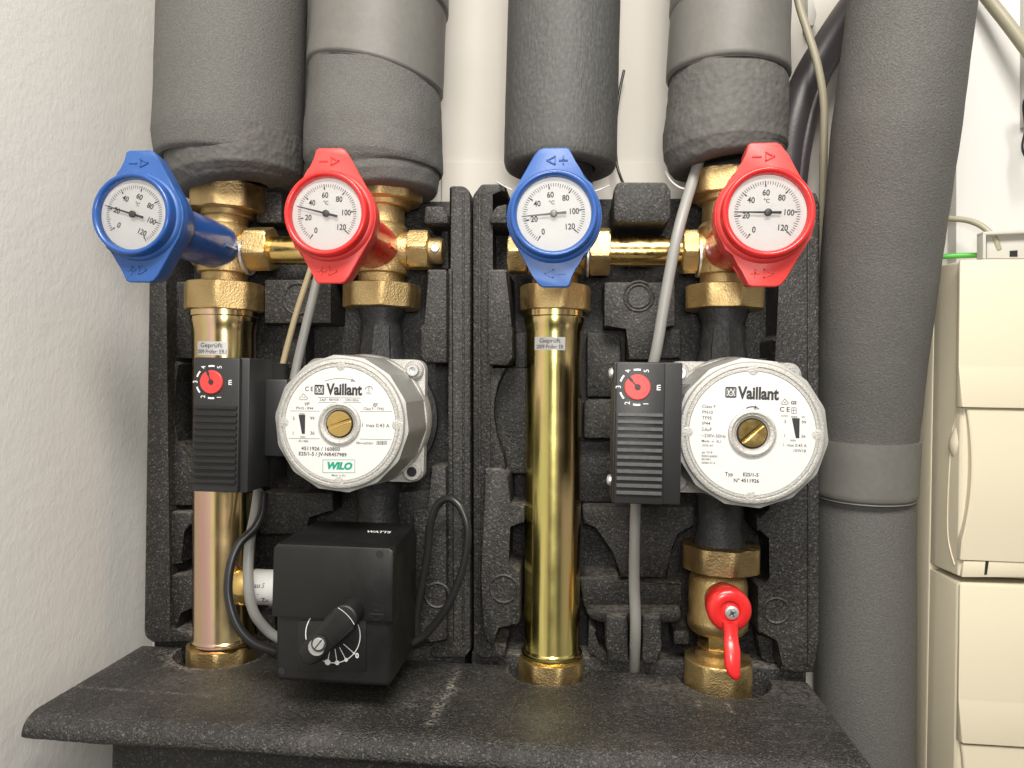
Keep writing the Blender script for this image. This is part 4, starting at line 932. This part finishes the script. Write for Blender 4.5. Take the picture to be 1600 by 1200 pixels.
b = B(); lathe(b, [(4.6, -1.5), (4.6, .6), (3.6, 1.5), (1.6, 1.7), (1.2, .8), (.2, .7)], q+Vector((1, -.5, -1)), (0, -1, 0), 32); obj('screw', b, 'steel', t)
b = B()
for aa in (.5, .5+PI/2): stroke(b, [(q.x+1-2.2*math.cos(aa), q.z-1-2.2*math.sin(aa)), (q.x+1+2.2*math.cos(aa), q.z-1+2.2*math.sin(aa))], .7, q.y-2.1, .15)
obj('screw_cross', b, 'iron', t)

# ================================================================== CABLES
def cable(label, pts, rpx, m, name='cable', group=None, seg=14):
    q = [P(*p) for p in pts]; b = B(); r = rpx*mmpx(*pts[len(pts)//2]); tube(b, q, r, seg)
    return obj(name, b, m, origin=q[-1], angle=70, label=label, cat='cable', group=group)
cable('tan sensor cable running down from the left cross pipe', [(493, 395, 520), (485, 422, 516), (463, 490, 512), (443, 565, 508), (436, 600, 506)], 4.8, 'cable_tan')
cable('grey sensor cable beside the tan one above the left pump', [(503, 400, 520), (495, 440, 514), (478, 510, 508), (464, 570, 506), (456, 610, 505)], 7, 'cable_grey')
cable('thick grey cable running down past the right terminal box', [(1093, 250, 530), (1080, 290, 524), (1060, 360, 512), (1042, 450, 510), (1026, 545, 512), (1010, 620, 522), (998, 740, 528), (993, 800, 526), (991, 900, 522), (993, 970, 520), (992, 1020, 532), (991, 1060, 552)], 8.5, 'cable_grey')
cable('pale grey cable bending down behind the bypass fitting', [(404, 765, 520), (399, 800, 512), (390, 850, 502), (388, 910, 496), (396, 955, 500), (418, 985, 510), (440, 1000, 515)], 8, 'cable_grey')
cable('black cable curving from the terminal box to the actuator', [(412, 770, 500), (409, 800, 495), (398, 825, 488), (374, 850, 480), (360, 885, 474), (357, 930, 470), (370, 975, 468), (395, 1004, 470), (430, 1018, 476)], 7, 'cable_black')
cable('black cable looping up from the right side of the actuator', [(645, 1005, 505), (668, 988, 505), (700, 945, 500), (724, 885, 498), (731, 830, 498), (721, 795, 500), (703, 779, 503), (684, 789, 506), (672, 822, 508), (668, 865, 510), (660, 910, 512), (651, 960, 514), (650, 1000, 515)], 6, 'cable_black')
cable('beige cable hanging between the wall and the grey pipes', [(1236, -60, 560), (1248, 5, 556), (1262, 50, 552), (1277, 100, 550), (1287, 160, 552), (1287, 230, 560), (1286, 300, 572), (1282, 400, 585), (1280, 480, 590)], 6, 'cable_beige')
cable('thin black cable behind the smooth dark grey pipe', [(975, 110, 595), (967, 150, 592), (962, 200, 592), (963, 250, 590), (969, 275, 588), (980, 300, 590)], 2.2, 'cable_black')
cable('thin white wire beside the middle blue gauge', [(775, 284, 545), (790, 292, 522), (800, 297, 516)], 1.3, 'white_pl')
cable('thin white wire loop right of the middle blue gauge', [(925, 300, 520), (938, 296, 518), (952, 290, 530)], 1.3, 'white_pl')
cable('thin white wire below the cracked foam collar', [(1040, 268, 545), (1048, 282, 535), (1060, 292, 528), (1072, 296, 528)], 1.5, 'white_pl')
# dark corrugated hose
t = thing('drain_hose', 'dark purple hose bending down behind the tall grey pipe', 'hose', P(1235, 260, 588))
b = B(); tube(b, [P(1400, -60, 592), P(1345, 0, 590), P(1300, 65, 587), (P(1262, 130, 585)), P(1238, 200, 584), P(1228, 270, 584), P(1222, 330, 584)], 13.5, 24); obj('hose_tube', b, 'hose', t, angle=70)
b = B(); tube(b, [P(1365, -8, 588), P(1325, 50, 584), P(1288, 115, 580), P(1268, 180, 578), P(1254, 250, 578), P(1246, 330, 580)], 5.5, 16); obj('hose_rib', b, 'hose', t, angle=70)
# wall clip behind
t = thing('pipe_clip', 'small pale clip on the wall above the cracked foam collar', 'wall clip', P(1250, 30, YW))
b = B(); prism(b, pp([(1226, -20), (1236, -20), (1236, 32), (1232, 40), (1226, 40)], 590), 590, YW-.5, .6)
prism(b, pp([(1262, -20), (1272, 5), (1276, 22), (1272, 40), (1262, 40)], 592), 592, YW-.5, .6); obj('clip_body', b, 'grey_pl', t)

# ================================================================== RIGHT HAND SIDE: trunking, bracket, cabinet
t = thing('cable_trunking', 'tall white wall trunking behind the beige cabinet', 'cable trunking', P(1550, 500, 590))
b = B(); prism(b, pp([(1494, -200), (1700, -200), (1700, 700), (1494, 700)], 585), 585, YW-1, 1.2); obj('trunking_cover', b, 'white_pl', t)
b = B(); prism(b, pp([(1472, -200), (1489, -200), (1489, 700), (1472, 700)], 598), 598, YW-.5, .6); obj('trunking_edge', b, 'grey_pl', t)
b = B(); prism(b, pp([(1595, -100), (1600.5, -100), (1600.5, 200), (1595, 200)], 584), 580, 585.5, .3); obj('trunking_seam', b, 'grey_pl', t)
cable('pale grey cable crossing the top right corner', [(1500, -60, 575), (1545, 0, 572), (1575, 38, 568), (1610, 85, 564), (1650, 140, 560)], 9.5, 'cable_beige')
cable('black cable end at the right edge beside the white trunking', [(1625, 140, 560), (1602, 158, 565), (1604, 200, 568), (1600, 235, 568), (1620, 262, 560)], 3.5, 'cable_black')
cable('beige cable arching from behind the tall pipe to the bracket', [(1440, 335, 585), (1475, 341, 570), (1510, 344, 562), (1535, 354, 556), (1553, 372, 552), (1560, 390, 552)], 4.6, 'cable_beige')
cable('short green cable on top of the beige cabinet', [(1440, 402, 585), (1470, 401, 572), (1510, 399, 566), (1560, 399, 560)], 4.2, 'green')
t = thing('cable_bracket', 'pale cable entry bracket standing on the beige cabinet', 'bracket', P(1570, 405, 555))
b = B()
prism(b, pp([(1536, 366), (1541, 366), (1541, 404), (1536, 404)], 545), 545, 553, .4)
prism(b, pp([(1536, 362), (1660, 356), (1660, 361), (1536, 367)], 545), 545, 553, .4)
prism(b, pp([(1541, 368), (1660, 362), (1660, 404), (1541, 404)], 552), 551, 554, .4)
obj('bracket_body', b, 'grey_pl', t)
b = B(); prism(b, pp([(1578, 392), (1590, 391), (1590, 401), (1578, 401)], 550.6), 550.6, 551.5); obj('clip_hole', b, 'dark', t)

t = thing('distribution_cabinet', 'beige wall cabinet with hinged covers at the right edge', 'cabinet', P(1560, 1190, 600))
YC = 530
def zc(v, u=1500): return P(u, v, YC).z
xc0 = P(1502, 700, YC).x; xc1 = 420
xm = P(1463, 700, 560).x
# side body: rear block and mid ridge
b = B(); box(b, P(1424, 700, 600).x-1, xc1, 566, YW-1, zc(1500), zc(405)-2, 2)
obj('cabinet_base', b, 'beige', t)
def bodybox(v0, v1, nm, xoff=0):
    b = B(); z1, z0 = zc(v0), zc(v1); xs = [(xm+.5, 566.5), (xm, 560), (xc0-1, YC+3), (xc0+1.2, YC+1)]
    ring0 = [(xm, 570), (xm, 558), (xc0-.5, YC+2.5), (xc0+2, YC), (xc1, YC), (xc1, 570)]
    top = [b.verts.new((x, y_, z1-(2 if i == 2 else 0))) for i, (x, y_) in enumerate(ring0)]; bot = [b.verts.new((x, y_, z0)) for x, y_ in ring0]
    b.faces.new(top); b.faces.new(bot[::-1])
    for i in range(len(ring0)): j = (i+1) % len(ring0); b.faces.new((top[i], bot[i], bot[j], top[j]))
    bmesh.ops.bevel(b, geom=[e_ for e_ in b.edges if e_.calc_length() > 5], offset=.9, segments=2, profile=.5, affect='EDGES')
    return obj(nm, b, 'beige', t)
bodybox(405, 900, 'housing'); bodybox(909, 1420, 'housing')
# hinged covers: slightly proud front plates, lower part bulging out
def cover(v0, v1, v2, nm, u0=1500, bul=3.5):
    b = B(); z1, zb, z0 = zc(v0), zc(v1), zc(v2); x0 = P(u0, (v0+v2)/2, YC-3).x
    prof = [(YC-2, z1), (YC-2, zb+6), (YC-2-bul, z0), (YC+1, z0), (YC+1, z1)]
    f0 = [b.verts.new((x0+(1.5 if i in (2,) else 0), y_, z_)) for i, (y_, z_) in enumerate(prof)]; f1 = [b.verts.new((xc1, y_, z_)) for y_, z_ in prof]
    b.faces.new(f0); b.faces.new(f1[::-1])
    for i in range(5): j = (i+1) % 5; b.faces.new((f0[i], f1[i], f1[j], f0[j]))
    bmesh.ops.bevel(b, geom=b.edges[:], offset=.8, segments=2, profile=.5, affect='EDGES')
    obj(nm, b, 'beige', t)
cover(407, 585, 636, 'upper_cover'); cover(913, 1105, 1156, 'upper_cover')
def door(v0, v1, nm):
    b = B(); n = 24; z1, z0 = zc(v0), zc(v1); fr = []
    u_ = lambda s: 1510+9*math.sin(PI*min(1, s*1.15))**.8-(12 if s > .97 else 0)*0-6*s
    for i in range(n+1):
        s = i/n; z = z1+(z0-z1)*s; x = P(u_(s), 700, YC-3).x; yb_ = YC-3-2.5*math.sin(PI*s)
        fr.append([b.verts.new((x, YC+2, z)), b.verts.new((x, yb_+.8, z)), b.verts.new((x+.8, yb_, z)), b.verts.new((xc1, yb_, z)), b.verts.new((xc1, YC+2, z))])
    for p_, q_ in zip(fr, fr[1:]):
        for k_ in range(4): b.faces.new((p_[k_], q_[k_], q_[k_+1], p_[k_+1]))
    b.faces.new(fr[0]); b.faces.new(fr[-1][::-1])
    obj(nm, b, 'beige', t, angle=40)
door(639, 873, 'door'); door(1160, 1420, 'door')
b = B(); prism(b, pp([(1506, 877), (1600, 877), (1700, 877), (1700, 902), (1503, 902)], YC-2), YC-2, YC+1, .5); obj('hinge_strip', b, 'beige', t)
b = B(); prism(b, pp([(1540, 877), (1545, 877), (1542, 898), (1538, 898)], YC-2.2), YC-2.3, YC-1.5); obj('hinge_gap', b, 'dark', t)
b = B()
def onside(s, z): return Vector((xm+(xc0-.5-xm)*s-.2, 558+(YC+2.5-558)*s, z))
tube(b, [onside(.95, zc(650)), onside(.72, zc(672)), onside(.62, zc(720)), onside(.55, zc(790)), onside(.58, zc(840)), onside(.72, zc(865)), onside(.92, zc(885))], .45, 8)
obj('side_groove', b, 'beige', t)
b = B(); lathe(b, [(3, 0), (6, 6), (6.5, 12), (4.5, 22), (1.5, 32)], onside(.72, zc(718))+Vector((3.6, 0, 0)), (0.05, -.1, 1), 24); obj('finger_grip', b, 'beige', t)
